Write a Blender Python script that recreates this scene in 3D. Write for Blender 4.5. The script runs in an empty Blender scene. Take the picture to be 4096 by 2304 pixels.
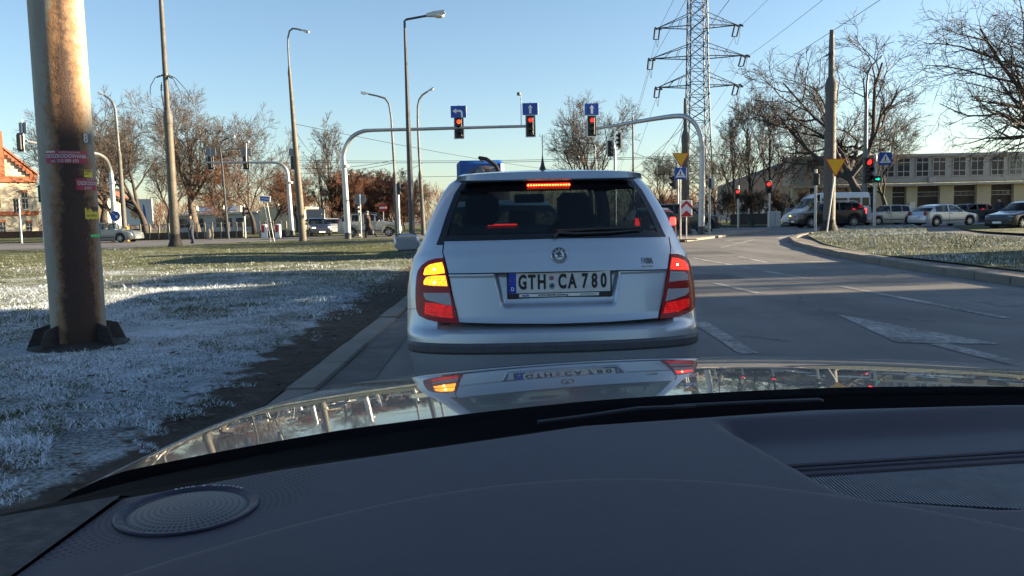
import bpy, math, random
import numpy as np
from mathutils import Vector, Matrix, geometry
random.seed(7)
SC = bpy.context.scene
COL = SC.collection
# ---------------------------------------------------------------- camera, sky, sun, exposure
F, PITCH, ROLL, CAMZ = 3154.0, math.atan(284 / 3154.0), 0.022, 1.2
_fw = Vector((0, math.cos(PITCH), -math.sin(PITCH)))
_r0, _u0 = Vector((1, 0, 0)), Vector((0, math.sin(PITCH), math.cos(PITCH)))
_rt = _r0 * math.cos(ROLL) - _u0 * math.sin(ROLL)
_up = _r0 * math.sin(ROLL) + _u0 * math.cos(ROLL)
cam = bpy.data.cameras.new('camera'); cam_o = bpy.data.objects.new('camera', cam); COL.objects.link(cam_o)
cam_o.matrix_world = Matrix(((_rt.x, _up.x, -_fw.x, 0), (_rt.y, _up.y, -_fw.y, 0), (_rt.z, _up.z, -_fw.z, CAMZ), (0, 0, 0, 1)))
cam.sensor_width = 36; cam.lens = 36 * F / 4096; cam.clip_start = 0.02; cam.clip_end = 3000
SC.camera = cam_o
SUN_AZ, SUN_EL = math.radians(85), math.radians(15)
wd = bpy.data.worlds.new('World'); SC.world = wd; wd.use_nodes = True
_n = wd.node_tree.nodes; _bg = _n['Background']
_sky = _n.new('ShaderNodeTexSky'); _sky.sky_type = 'NISHITA'; _sky.sun_disc = False
_sky.sun_elevation = SUN_EL; _sky.sun_rotation = SUN_AZ; _sky.altitude = 20; _sky.air_density = 1.0; _sky.dust_density = 0.7; _sky.ozone_density = 2.3
wd.node_tree.links.new(_sky.outputs[0], _bg.inputs[0]); _bg.inputs[1].default_value = 0.05
sl = bpy.data.lights.new('sun', 'SUN'); sl.energy = 4.8; sl.angle = math.radians(0.6); sl.color = (1.0, 0.80, 0.54)
so = bpy.data.objects.new('sun', sl); COL.objects.link(so)
SUND = Vector((math.sin(SUN_AZ) * math.cos(SUN_EL), math.cos(SUN_AZ) * math.cos(SUN_EL), math.sin(SUN_EL)))
so.rotation_euler = SUND.to_track_quat('Z', 'Y').to_euler(); so.location = (60, 10, 40)
vs = SC.view_settings; vs.view_transform = 'Standard'; vs.look = 'None'; vs.gamma = 1; vs.exposure = 2.28; vs.use_curve_mapping = False
SC.render.engine = 'CYCLES'; SC.cycles.transparent_max_bounces = 24; SC.cycles.max_bounces = 8; SC.cycles.caustics_reflective = False; SC.cycles.caustics_refractive = False
# ---------------------------------------------------------------- surveying helpers: where a sight line of the photo meets a real distance
def ray(u, v): return _fw + _rt * ((u - 2048) / F) + _up * ((1152 - v) / F)
def P(u, v, d):
    r = ray(u, v); t = d / r.y; return Vector((r.x * t, d, CAMZ + r.z * t))
def G(u, v, z=0.0):
    r = ray(u, v); t = (z - CAMZ) / r.z; return Vector((r.x * t, r.y * t, z))
def lerp(a, b, t): return a + (b - a) * t
def interp(x, pts):
    if x <= pts[0][0]: return pts[0][1]
    for (a, b), (c, d) in zip(pts, pts[1:]):
        if x <= c: return b + (d - b) * (x - a) / (c - a)
    return pts[-1][1]
def smooth(e0, e1, x):
    t = min(1, max(0, (x - e0) / (e1 - e0))); return t * t * (3 - 2 * t)
# ---------------------------------------------------------------- objects
def tag(o, label=None, cat=None, group=None, kind=None):
    if label: o['label'] = label
    if cat: o['category'] = cat
    if group: o['group'] = group
    if kind: o['kind'] = kind
    return o
def thing(name, label, cat, loc=(0, 0, 0), rz=0.0, group=None):
    o = bpy.data.objects.new(name, None); o.empty_display_size = 0.2; COL.objects.link(o)
    o.location = loc; o.rotation_euler = (0, 0, rz); return tag(o, label, cat, group)
def link(name, me, parent=None, mats=None):
    o = bpy.data.objects.new(name, me); COL.objects.link(o)
    if parent: o.parent = parent
    for m in mats or (): me.materials.append(m)
    return o
def copy_tree(o, parent=None):
    c = o.copy(); COL.objects.link(c); c.parent = parent
    for ch in list(o.children): copy_tree(ch, c)
    return c
class MB:
    def __init__(s): s.v = []; s.f = []; s.m = []; s.cur = 0
    def add(s, vs, fs):
        b = len(s.v); s.v += [tuple(p) for p in vs]
        for f in fs: s.f.append(tuple(i + b for i in f)); s.m.append(s.cur)
        return s
    def quad(s, *p): return s.add(p, [tuple(range(len(p)))])
    def box(s, c, d, rz=0.0, M=None):
        cx, cy, cz = c; x, y, z = d[0] / 2, d[1] / 2, d[2] / 2; ca, sa = math.cos(rz), math.sin(rz)
        vs = []
        for dz in (-z, z):
            for dx, dy in ((-x, -y), (x, -y), (x, y), (-x, y)):
                vs.append(Vector((cx + dx * ca - dy * sa, cy + dx * sa + dy * ca, cz + dz)))
        if M: vs = [M @ p for p in vs]
        return s.add(vs, [(0, 3, 2, 1), (4, 5, 6, 7), (0, 1, 5, 4), (1, 2, 6, 5), (2, 3, 7, 6), (3, 0, 4, 7)])
    def rbox(s, c, d, b=0.01, rz=0.0):
        "box with chamfered edges"
        cx, cy, cz = c; x, y, z = d[0] / 2, d[1] / 2, d[2] / 2; b = min(b, x * .9, y * .9, z * .9); ca, sa = math.cos(rz), math.sin(rz); vs = []
        def ring(hx, hy, zz, k):
            for px, py in ((-hx + k, -hy), (hx - k, -hy), (hx, -hy + k), (hx, hy - k), (hx - k, hy), (-hx + k, hy), (-hx, hy - k), (-hx, -hy + k)):
                vs.append((cx + px * ca - py * sa, cy + px * sa + py * ca, cz + zz))
        ring(x - b, y - b, -z, b * .5); ring(x, y, -z + b, b); ring(x, y, z - b, b); ring(x - b, y - b, z, b * .5)
        fs = [tuple(range(7, -1, -1)), tuple(range(24, 32))]
        for r in range(3):
            for i in range(8): j = (i + 1) % 8; fs.append((r * 8 + i, r * 8 + j, r * 8 + 8 + j, r * 8 + 8 + i))
        return s.add(vs, fs)
    def tube(s, pts, rad, n=8, cap=True):
        pts = [Vector(p) for p in pts]; k = len(pts)
        if not hasattr(rad, '__len__'): rad = [rad] * k
        vs = []; fs = []; ref = None
        for i in range(k):
            t = (pts[min(i + 1, k - 1)] - pts[max(i - 1, 0)]).normalized()
            if ref is None:
                ref = Vector((0, 0, 1)) if abs(t.z) < .9 else Vector((1, 0, 0))
            a = (ref - t * ref.dot(t)).normalized(); b = t.cross(a); ref = a
            for j in range(n):
                w = 2 * math.pi * j / n; vs.append(pts[i] + a * (rad[i] * math.cos(w)) + b * (rad[i] * math.sin(w)))
        for i in range(k - 1):
            for j in range(n): q = (j + 1) % n; fs.append((i * n + j, i * n + q, (i + 1) * n + q, (i + 1) * n + j))
        if cap: fs.append(tuple(range(n - 1, -1, -1))); fs.append(tuple(range((k - 1) * n, k * n)))
        return s.add(vs, fs)
    def lathe(s, prof, n=24, M=None, cap=False):
        "profile (r, z) revolved about z"
        vs = []; fs = []; k = len(prof)
        for r, z in prof:
            for j in range(n): w = 2 * math.pi * j / n; vs.append(Vector((r * math.cos(w), r * math.sin(w), z)))
        if M: vs = [M @ p for p in vs]
        for i in range(k - 1):
            for j in range(n): q = (j + 1) % n; fs.append((i * n + j, i * n + q, (i + 1) * n + q, (i + 1) * n + j))
        if cap: fs.append(tuple(range(n - 1, -1, -1))); fs.append(tuple(range((k - 1) * n, k * n)))
        return s.add(vs, fs)
    def prism(s, poly, a, b, M=None):
        "2D polygon (x, z) extruded along y from a to b"
        n = len(poly); vs = [Vector((x, a, z)) for x, z in poly] + [Vector((x, b, z)) for x, z in poly]
        if M: vs = [M @ p for p in vs]
        return s.add(vs, [tuple(range(n)), tuple(range(2 * n - 1, n - 1, -1))] + [(i, i + n, (i + 1) % n + n, (i + 1) % n) for i in range(n)])
    def slab(s, poly, z0, z1):
        "2D polygon (x, y) extruded along z"
        n = len(poly); vs = [(x, y, z0) for x, y in poly] + [(x, y, z1) for x, y in poly]
        return s.add(vs, [tuple(range(n - 1, -1, -1)), tuple(range(n, 2 * n))] + [(i, (i + 1) % n, (i + 1) % n + n, i + n) for i in range(n)])
    def ball(s, c, r, n=12, k=8):
        if not hasattr(r, '__len__'): r = (r, r, r)
        M = Matrix.Translation(c) @ Matrix.Diagonal((r[0], r[1], r[2], 1))
        return s.lathe([(max(1e-3, math.sin(math.pi * i / k)), -math.cos(math.pi * i / k)) for i in range(k + 1)], n, M)
    def build(s, name, mat, parent=None, sm=35):
        me = bpy.data.meshes.new(name); me.from_pydata(s.v, [], s.f); me.update()
        o = link(name, me, parent, mat if isinstance(mat, (list, tuple)) else [mat])
        me.polygons.foreach_set('material_index', s.m)
        if sm:
            me.polygons.foreach_set('use_smooth', [True] * len(s.f))
            me.set_sharp_from_angle(angle=math.radians(sm))
        return o
def npmesh(name, V, Fc, mat, parent=None, attr=None, sm=False):
    me = bpy.data.meshes.new(name); V = np.asarray(V, np.float32); Fc = np.asarray(Fc, np.int32); k = Fc.shape[1]
    me.vertices.add(len(V)); me.vertices.foreach_set('co', V.ravel())
    me.loops.add(Fc.size); me.loops.foreach_set('vertex_index', Fc.ravel())
    me.polygons.add(len(Fc)); me.polygons.foreach_set('loop_start', np.arange(0, Fc.size, k, dtype=np.int32)); me.polygons.foreach_set('loop_total', np.full(len(Fc), k, np.int32))
    if sm: me.polygons.foreach_set('use_smooth', [True] * len(Fc))
    me.update(); me.validate()
    if attr is not None:
        a = me.attributes.new('tone', 'FLOAT', 'POINT'); a.data.foreach_set('value', np.asarray(attr, np.float32))
    return link(name, me, parent, [mat])
# ---------------------------------------------------------------- materials
def nt(name):
    m = bpy.data.materials.new(name); m.use_nodes = True; t = m.node_tree
    return m, t, t.nodes['Principled BSDF']
def noise(t, scale, detail=4, rough=.55, vec=None, dist=0):
    n = t.nodes.new('ShaderNodeTexNoise'); n.inputs['Scale'].default_value = scale; n.inputs['Detail'].default_value = detail; n.inputs['Roughness'].default_value = rough
    n.inputs['Distortion'].default_value = dist
    if vec: t.links.new(vec, n.inputs['Vector'])
    return n.outputs['Fac']
def ramp(t, fac, stops):
    r = t.nodes.new('ShaderNodeValToRGB'); e = r.color_ramp.elements
    while len(e) < len(stops): e.new(0.5)
    for i, (p, c) in enumerate(stops):
        e[i].position = p; e[i].color = (c, c, c, 1) if not hasattr(c, '__len__') else (*c, 1)
    t.links.new(fac, r.inputs[0]); return r.outputs[0]
def mixc(t, fac, a, b, mode='MIX'):
    n = t.nodes.new('ShaderNodeMix'); n.data_type = 'RGBA'; n.blend_type = mode
    for sock, val in ((n.inputs[0], fac), (n.inputs[6], a), (n.inputs[7], b)):
        if isinstance(val, (int, float)): sock.default_value = val
        elif isinstance(val, tuple): sock.default_value = (*val, 1)
        else: t.links.new(val, sock)
    return n.outputs[2]
def math_(t, op, a, b=0.0, clamp=False):
    n = t.nodes.new('ShaderNodeMath'); n.operation = op; n.use_clamp = clamp
    for i, val in ((0, a), (1, b)):
        if isinstance(val, (int, float)): n.inputs[i].default_value = val
        else: t.links.new(val, n.inputs[i])
    return n.outputs[0]
def coords(t, which='Object'):
    return t.nodes.new('ShaderNodeTexCoord').outputs[which]
def bump(t, bs, h, strength=.3, dist=.01):
    b = t.nodes.new('ShaderNodeBump'); b.inputs['Strength'].default_value = strength; b.inputs['Distance'].default_value = dist
    t.links.new(h, b.inputs['Height']); t.links.new(b.outputs[0], bs.inputs['Normal'])
def pm(name, col, rough=.6, metal=0.0, var=.18, scale=6, bmp=0.0, bscale=80, coat=0.0, emit=None, es=0.0, spec=.5, dirt=0.0):
    m, t, b = nt(name); c = coords(t)
    if var:
        f = ramp(t, noise(t, scale, 6, .6, c), [(.3, 1 - var), (.7, 1 + var * .6)])
        colr = mixc(t, 1.0, tuple(col), f, 'MULTIPLY')
        if dirt:
            d = ramp(t, noise(t, scale * .45, 8, .7, c), [(.45, 0.0), (.75, dirt)]); colr = mixc(t, d, colr, (.12, .10, .08))
        t.links.new(colr, b.inputs['Base Color'])
        rr = ramp(t, noise(t, scale * 2.3, 4, .6, c), [(.3, max(.02, rough * .8)), (.7, min(1, rough * 1.2))]); t.links.new(rr, b.inputs['Roughness'])
    else:
        b.inputs['Base Color'].default_value = (*col, 1); b.inputs['Roughness'].default_value = rough
    b.inputs['Metallic'].default_value = metal; b.inputs['Coat Weight'].default_value = coat; b.inputs['Coat Roughness'].default_value = .06; b.inputs['Specular IOR Level'].default_value = spec
    if bmp: bump(t, b, noise(t, bscale, 5, .6, c), bmp, .004)
    if emit: b.inputs['Emission Color'].default_value = (*emit, 1); b.inputs['Emission Strength'].default_value = es
    return m
def glassm(name, tint, k0=.06, k1=.75, rough=.01, power=4.0):
    m, t, b = nt(name); t.nodes.remove(b); out = t.nodes['Material Output']
    tr = t.nodes.new('ShaderNodeBsdfTransparent'); tr.inputs[0].default_value = (*tint, 1)
    gl = t.nodes.new('ShaderNodeBsdfGlossy'); gl.inputs['Roughness'].default_value = rough
    lw = t.nodes.new('ShaderNodeLayerWeight'); lw.inputs[0].default_value = .5
    f = math_(t, 'ADD', math_(t, 'MULTIPLY', math_(t, 'POWER', lw.outputs['Facing'], power), k1), k0, True)
    mx = t.nodes.new('ShaderNodeMixShader'); t.links.new(f, mx.inputs[0]); t.links.new(tr.outputs[0], mx.inputs[1]); t.links.new(gl.outputs[0], mx.inputs[2])
    t.links.new(mx.outputs[0], out.inputs[0]); return m
M = {}
M['galv'] = pm('galvanised_steel', (.42, .43, .44), .42, .75, .15, 9)
M['darksteel'] = pm('dark_steel', (.055, .058, .065), .45, .3, .25, 8)
M['greysteel'] = pm('grey_steel', (.16, .165, .17), .5, .5, .2, 8)
M['pole'] = pm('painted_pole', (.105, .092, .070), .65, 0, .25, 4, .15, 60, dirt=.5)
M['poledark'] = pm('weathered_pole', (.095, .090, .083), .7, 0, .25, 4, .15, 60, dirt=.5)
M['black'] = pm('black_plastic', (.018, .018, .02), .5, 0, .2, 20)
M['rubber'] = pm('tyre_rubber', (.016, .016, .017), .85, 0, .2, 20)
M['white'] = pm('white_paint', (.78, .78, .77), .5, 0, .06, 10)
M['signblue'] = pm('sign_blue', (.012, .065, .36), .35, 0, .12, 5)
M['signred'] = pm('sign_red', (.5, .015, .02), .35, 0, .1, 5)
M['signyellow'] = pm('sign_yellow', (.72, .40, .012), .4, 0, .1, 5)
M['signback'] = pm('sign_back', (.20, .21, .23), .5, .4, .15, 5)
M['wire'] = pm('cable', (.03, .032, .036), .6, 0, 0)
M['lamp'] = pm('lamp_housing', (.50, .50, .48), .45, .1, .1, 10)
M['bowl'] = pm('lamp_bowl', (.66, .66, .62), .15, 0, .05, 10)
M['redlit'] = pm('red_signal', (.5, .01, .01), .3, 0, 0, emit=(1.0, .022, .014), es=.75)
M['orangelit'] = pm('red_arrow_signal', (.5, .02, .01), .3, 0, 0, emit=(1.0, .06, .012), es=.9)
M['greenlit'] = pm('green_signal', (.0, .3, .2), .3, 0, 0, emit=(.0, .85, .50), es=.35)
M['lensoff'] = pm('unlit_lens', (.035, .03, .03), .2, 0, .1, 20)
M['bark'] = pm('bark', (.055, .045, .037), .9, 0, .35, 5, .5, 30)
M['barklight'] = pm('pale_bark', (.11, .09, .07), .9, 0, .35, 5, .5, 30)
M['twig'] = pm('twigs', (.064, .046, .035), .9, 0, .25, 2)
M['twigbrown'] = pm('brown_twigs', (.15, .068, .040), .9, 0, .35, .8)
M['twiglight'] = pm('pale_twigs', (.095, .072, .052), .9, 0, .25, 2)
M['concrete'] = pm('concrete', (.30, .285, .255), .85, 0, .2, 5, .3, 40, dirt=.4)
# ---------------------------------------------------------------- ground, roads, verges
def dotline(t, c, nx, ny, off):
    n = t.nodes.new('ShaderNodeVectorMath'); n.operation = 'DOT_PRODUCT'; n.inputs[1].default_value = (nx, ny, 0); t.links.new(c, n.inputs[0])
    return math_(t, 'ADD', n.outputs['Value'], off)
def asphalt_mat():
    m, t, b = nt('asphalt'); c = coords(t)
    mp = t.nodes.new('ShaderNodeMapping'); mp.inputs['Scale'].default_value = (1.0, .12, 1); t.links.new(c, mp.inputs[0])
    f1 = noise(t, 1.1, 5, .6, mp.outputs[0]); f2 = noise(t, .35, 6, .65, c); f3 = noise(t, 160, 3, .7, c)
    col = ramp(t, f1, [(.3, (.092, .092, .094)), (.7, (.175, .170, .166))])
    col = mixc(t, ramp(t, f2, [(.48, 0.0), (.72, .55)]), col, (.060, .058, .058))
    col = mixc(t, ramp(t, f3, [(.35, .25), (.65, 0.0)]), col, (.03, .03, .03))
    col = mixc(t, ramp(t, noise(t, 210, 2, .5, c), [(.62, 0.0), (.72, .5)]), col, (.26, .25, .23))
    vo = t.nodes.new('ShaderNodeTexVoronoi'); vo.feature = 'DISTANCE_TO_EDGE'; vo.inputs['Scale'].default_value = .17
    nz = t.nodes.new('ShaderNodeTexNoise'); nz.inputs['Scale'].default_value = .9; nz.inputs['Detail'].default_value = 5; t.links.new(c, nz.inputs['Vector'])
    va = t.nodes.new('ShaderNodeVectorMath'); va.operation = 'MULTIPLY_ADD'; va.inputs[1].default_value = (1.6, 1.6, 0); t.links.new(nz.outputs['Color'], va.inputs[0]); t.links.new(c, va.inputs[2]); t.links.new(va.outputs[0], vo.inputs['Vector'])
    crack = ramp(t, vo.outputs['Distance'], [(.0, .8), (.004, .0)])
    col = mixc(t, crack, col, (.022, .022, .022))
    t.links.new(col, b.inputs['Base Color']); t.links.new(ramp(t, f2, [(.3, .62), (.7, .85)]), b.inputs['Roughness'])
    bump(t, b, f3, .35, .006); return m
M['asphalt'] = asphalt_mat()
def grass_mat(name, kerb=None, frost_near=1.0, y0=8.0, y1=30.0, thr=.0):
    "frosted turf: soil, grass and straw tufts, rime lying thicker on the strip close to the kerb; kerb = (nx, ny, off) distance line for the trampled soil edge"
    m, t, b = nt(name); c = coords(t)
    sep = t.nodes.new('ShaderNodeSeparateXYZ'); t.links.new(c, sep.inputs[0])
    big = noise(t, .45, 5, .6, c); mid = noise(t, 3.2, 6, .65, c); fine = noise(t, 38, 5, .7, c)
    green = ramp(t, mid, [(.3, (.045, .062, .018)), (.55, (.105, .115, .034)), (.75, (.17, .145, .055))])
    green = mixc(t, ramp(t, fine, [(.4, .55), (.62, 0.0)]), green, (.020, .022, .010))
    fr = math_(t, 'MULTIPLY', ramp(t, sep.outputs['Y'], [(0, 1.0), (1, 0.0)]), 1.0)
    mr = t.nodes.new('ShaderNodeMapRange'); mr.inputs['From Min'].default_value = y0; mr.inputs['From Max'].default_value = y1; mr.inputs['To Min'].default_value = .50 * frost_near; mr.inputs['To Max'].default_value = .10
    t.links.new(sep.outputs['Y'], mr.inputs['Value'])
    amt = math_(t, 'ADD', mr.outputs[0], math_(t, 'MULTIPLY', math_(t, 'SUBTRACT', big, .5), .9))
    mask = math_(t, 'ADD', math_(t, 'MULTIPLY', math_(t, 'SUBTRACT', fine, .5), 2.6), math_(t, 'SUBTRACT', math_(t, 'MULTIPLY', amt, 1.7), .35))
    mask = math_(t, 'ADD', mask, math_(t, 'MULTIPLY', math_(t, 'SUBTRACT', mid, .5), .9), True)
    col = mixc(t, mask, green, (.62, .70, .79))
    if kerb:
        d = dotline(t, c, *kerb)
        d = math_(t, 'ADD', d, math_(t, 'MULTIPLY', math_(t, 'SUBTRACT', noise(t, 2.6, 8, .68, c), .5), 1.1))
        soil = ramp(t, noise(t, 9, 7, .7, c), [(.3, (.036, .029, .023)), (.7, (.125, .098, .076))])
        col = mixc(t, ramp(t, d, [(.06, 1.0), (.16, 0.0)]), col, soil)
    t.links.new(col, b.inputs['Base Color']); b.inputs['Roughness'].default_value = .9; b.inputs['Specular IOR Level'].default_value = .2
    bump(t, b, math_(t, 'ADD', math_(t, 'MULTIPLY', mid, 1.0), fine), 1.0, .05); return m
M['turf_left'] = grass_mat('frosted_turf_kerbside', (-1, -.028, -1.86), 1.0, 10, 24)
M['turf_right'] = grass_mat('frosted_turf_island', None, .42, 12, 50)
M['turf_far'] = grass_mat('far_verge_turf', None, .3, 0, 60)
def sheet(name, poly, z, mat, parent=None, res=None, bumpz=0.0):
    "flat or gently rolling sheet over a polygon"
    vs = [Vector((p[0], p[1])) for p in poly]
    n = len(vs); extra = []
    if res:
        xs = [p.x for p in vs]; ys = [p.y for p in vs]; y = min(ys)
        while y < max(ys):
            x = min(xs)
            while x < max(xs):
                extra.append(Vector((x + random.uniform(-.2, .2) * res, y + random.uniform(-.2, .2) * res))); x += res
            y += res
    r = geometry.delaunay_2d_cdt(vs + extra, [], [list(range(n))], 2 if False else 1, 1e-4)
    V = [(p.x, p.y, (z(p.x, p.y) if callable(z) else z)) for p in r[0]]
    me = bpy.data.meshes.new(name); me.from_pydata(V, [], [f for f in r[2]]); me.update()
    if me.polygons and sum(p.normal.z for p in me.polygons) < 0: me.flip_normals()
    me.polygons.foreach_set('use_smooth', [True] * len(me.polygons))
    return link(name, me, parent, [mat])
road = MB().quad((-900, -300, 0), (900, -300, 0), (900, 1500, 0), (-900, 1500, 0)).build('road', M['asphalt'], sm=0)
tag(road, kind='structure')
def zl(x, y):
    d = max(0, -1.62 - x); return .012 + .09 * min(1, d / 1.0) + .05 * math.sin(x * .55 + 1) * math.sin(y * .31) * min(1, d / 3) + .02 * math.sin(x * 2.1) * math.sin(y * 1.7) * min(1, d)
LEFT = [(-1.62, -6), (-1.64, 10), (-1.75, 30), (-2.6, 41), (-4.5, 46), (-9, 48.8), (-14, 48), (-18, 42), (-19, 39), (-26, 38.5), (-45, 40), (-45, -6)]
lawn = sheet('lawn_left', LEFT, zl, M['turf_left'], None, 1.2); tag(lawn, kind='structure')
def zr(x, y): return .10 + .10 * smooth(0, 6, (x - 8.2) * .9) + .03 * math.sin(x * .9) * math.sin(y * .5)
RIGHT = [(8.55, 4), (8.6, 13.4), (8.7, 17), (9.0, 20.1), (10.1, 25.4), (11.2, 29), (12.3, 32.7), (14.5, 37.5), (18.7, 44.5), (23, 49), (24.5, 47.9), (20.5, 39), (17.1, 32.4), (16.3, 28), (16.2, 24), (18, 4)]
lawn2 = sheet('lawn_right', RIGHT, zr, M['turf_right'], None, 1.0); tag(lawn2, kind='structure')
R2 = [(27.3, 48.7), (23.5, 41), (21.2, 35), (20.2, 29.4), (21.5, 18), (44, 18), (44, 55), (36, 56)]
lawn3 = sheet('lawn_beyond_path', R2, lambda x, y: .08 + .06 * math.sin(x * .6) * math.sin(y * .4), M['turf_right'], None, 1.5); tag(lawn3, kind='structure')
tag(sheet('verge_far', [(-70, 62), (-30, 62.5), (-12, 61.5), (-4, 64), (-4, 160), (-120, 160), (-120, 60)], .07, M['turf_far']), kind='structure')
tag(sheet('verge_depot', [(21, 60.5), (60, 66), (90, 70), (90, 160), (0, 160), (4, 72), (14, 64)], .07, M['turf_far']), kind='structure')
# kerb stones
M['kerb'] = pm('kerb_concrete', (.20, .185, .16), .9, 0, .3, 4, .6, 40, dirt=.75)
M['gutter'] = pm('gutter_grit', (.125, .115, .105), .9, 0, .4, 4, .6, 60)
def stone_mesh(L, w, h):
    mb = MB(); b = .018
    pr = [(-w / 2, -.12), (w / 2, -.12), (w / 2, h - b), (w / 2 - b, h), (-w / 2 + b, h), (-w / 2, h - b)]
    vs = [(x, -L / 2, z) for x, z in pr] + [(x, L / 2, z) for x, z in pr]; n = 6
    mb.add(vs, [tuple(range(n - 1, -1, -1)), tuple(range(n, 2 * n))] + [(i, (i + 1) % n, (i + 1) % n + n, i + n) for i in range(n)])
    me = bpy.data.meshes.new('kerb_stone'); me.from_pydata(mb.v, [], mb.f); me.update(); me.materials.append(M['kerb']); return me
def kerb_line(name, pts, L, w, h, label=None):
    root = tag(thing(name, None, None), kind='structure'); me = stone_mesh(L - .012, w, h)
    acc = 0; i = 0; pts = [Vector((*p, 0)) for p in pts]
    def at(s):
        for a, b in zip(pts, pts[1:]):
            l = (b - a).length
            if s <= l: return a + (b - a) * (s / l), (b - a)
            s -= l
        return None, None
    s = L / 2
    while True:
        p, d = at(s)
        if p is None: break
        o = link('kerb_stone', me, root); o.location = (p.x, p.y, random.uniform(-.012, .006)); o.rotation_euler = (0, random.uniform(-.03, .03), math.atan2(-d.x, d.y) + random.uniform(-.012, .012)); s += L
    return root
kerb_line('kerb_left', [(-1.50, 2.5), (-1.52, 10), (-1.64, 30), (-2.5, 41)], 1.0, .24, .030)
RK = [(7.75, 4), (7.75, 12), (7.85, 14.5), (8.15, 17.7), (8.5, 20.2), (9.3, 24.4), (10.1, 27.8), (11.5, 32.2), (13.2, 36.0), (14.8, 39), (16.6, 42.0), (20, 46.6), (23.5, 50)]
kerb_line('kerb_right', RK, 1.0, .26, .14)
tag(sheet('kerb_apron', [(7.88, 4), (7.9, 12), (8.0, 14.5), (8.3, 17.6), (8.65, 20.1), (9.45, 24.3), (10.25, 27.7), (11.65, 32.1), (13.3, 35.8), (14.9, 38.9), (17.5, 43), (17.6, 42.4), (13.9, 36.6), (12.35, 32.6), (10.15, 25.3), (9.1, 20), (8.75, 17), (8.65, 13.4), (8.6, 4)], .09, M['gutter']), kind='structure')
tag(sheet('gutter_strip', [(-1.41, 2.5), (-1.43, 10), (-1.55, 30), (-1.30, 30), (-1.12, 10), (-1.0, 2.5)], .004, M['gutter']), kind='structure')
# splitter island with paving behind the signs
M['paving'] = pm('paving', (.24, .21, .175), .85, 0, .25, 2.5, .3, 40, dirt=.4)
ISL = [(6.2, 31.8), (7.2, 33.0), (9.6, 37.2), (15.5, 47.5), (14, 48.5), (7.5, 45), (5.2, 38), (5.0, 33)]
isl = MB().slab(ISL, -.05, .09).build('splitter_island', M['paving'], sm=0); tag(isl, kind='structure')
# painted markings, worn
def mark_mat():
    m, t, b = nt('worn_marking'); c = coords(t)
    f = math_(t, 'ADD', noise(t, 14, 8, .75, c), math_(t, 'MULTIPLY', noise(t, 1.2, 3, .5, c), .7))
    t.links.new(ramp(t, f, [(.74, (.115, .113, .11)), (1.05, (.40, .39, .37))]), b.inputs['Base Color']); b.inputs['Roughness'].default_value = .8; return m
M['mark'] = mark_mat()
def stripe(name, a, b, w0, w1=None, z=.005):
    a, b = Vector((*a, 0)), Vector((*b, 0)); d = (b - a).normalized(); nrm = Vector((-d.y, d.x, 0)); w1 = w1 or w0
    MB().quad(*[p + Vector((0, 0, z)) for p in (a + nrm * w0 / 2, a - nrm * w0 / 2, b - nrm * w1 / 2, b + nrm * w1 / 2)]).build(name, M['mark'], road, 0)
stripe('lane_line', (4.85, 21), (5.2, 13.8), .13); stripe('lane_line', (5.17, 12.3), (5.3, 8.4), .13); stripe('lane_line', (5.33, 6.4), (5.4, 3.4), .13)
stripe('lane_line', (6.15, 21.6), (6.0, 18.5), .13); stripe('lane_line', (3.45, 13.4), (3.63, 11.5), .13); stripe('lane_line', (2.05, 8.6), (2.0, 6.6), .17)
stripe('lane_line', (8.8, 32.9), (12.3, 38.3), .14); stripe('lane_line', (7.2, 27), (10.5, 34), .14); stripe('lane_line', (4.5, 31), (4.7, 24), .13); stripe('lane_line', (11.8, 34.9), (14.6, 40.5), .3)
stripe('stop_line', (2.1, 22.6), (8.4, 21.0), .10); stripe('stop_line', (6.4, 18.6), (8.0, 17.9), .25)
MB().quad((3.73, 9.0, .005), (3.44, 7.0, .005), (3.66, 6.92, .005), (3.84, 6.88, .005), (4.24, 6.8, .005)).build('lane_arrow', M['mark'], road, 0)
stripe('arrow_shaft', (3.75, 6.88), (3.95, 4.6), .17)
M['tar'] = pm('tar_patch', (.022, .022, .024), .55, 0, .2, 5)
for a_, b_, w_ in (((2.2, 7.6), (2.55, 7.2), .05), ((3.0, 16.4), (7.6, 15.9), .035), ((2.0, 11.0), (7.4, 10.6), .02), ((4.4, 26), (8.8, 27.6), .06)):
    a, b = Vector((*a_, 0)), Vector((*b_, 0)); prev = None; mb = MB()
    for i in range(13):
        p = a.lerp(b, i / 12) + Vector((0, random.uniform(-.05, .05), 0)); w = w_ * random.uniform(.4, 1)
        q = (p + Vector((0, w / 2, .009)), p - Vector((0, w / 2, -.009)))
        if prev: mb.quad(prev[0], prev[1], q[1], q[0])
        prev = q
    mb.build('tar_seam', M['tar'], road, 0)
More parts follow.
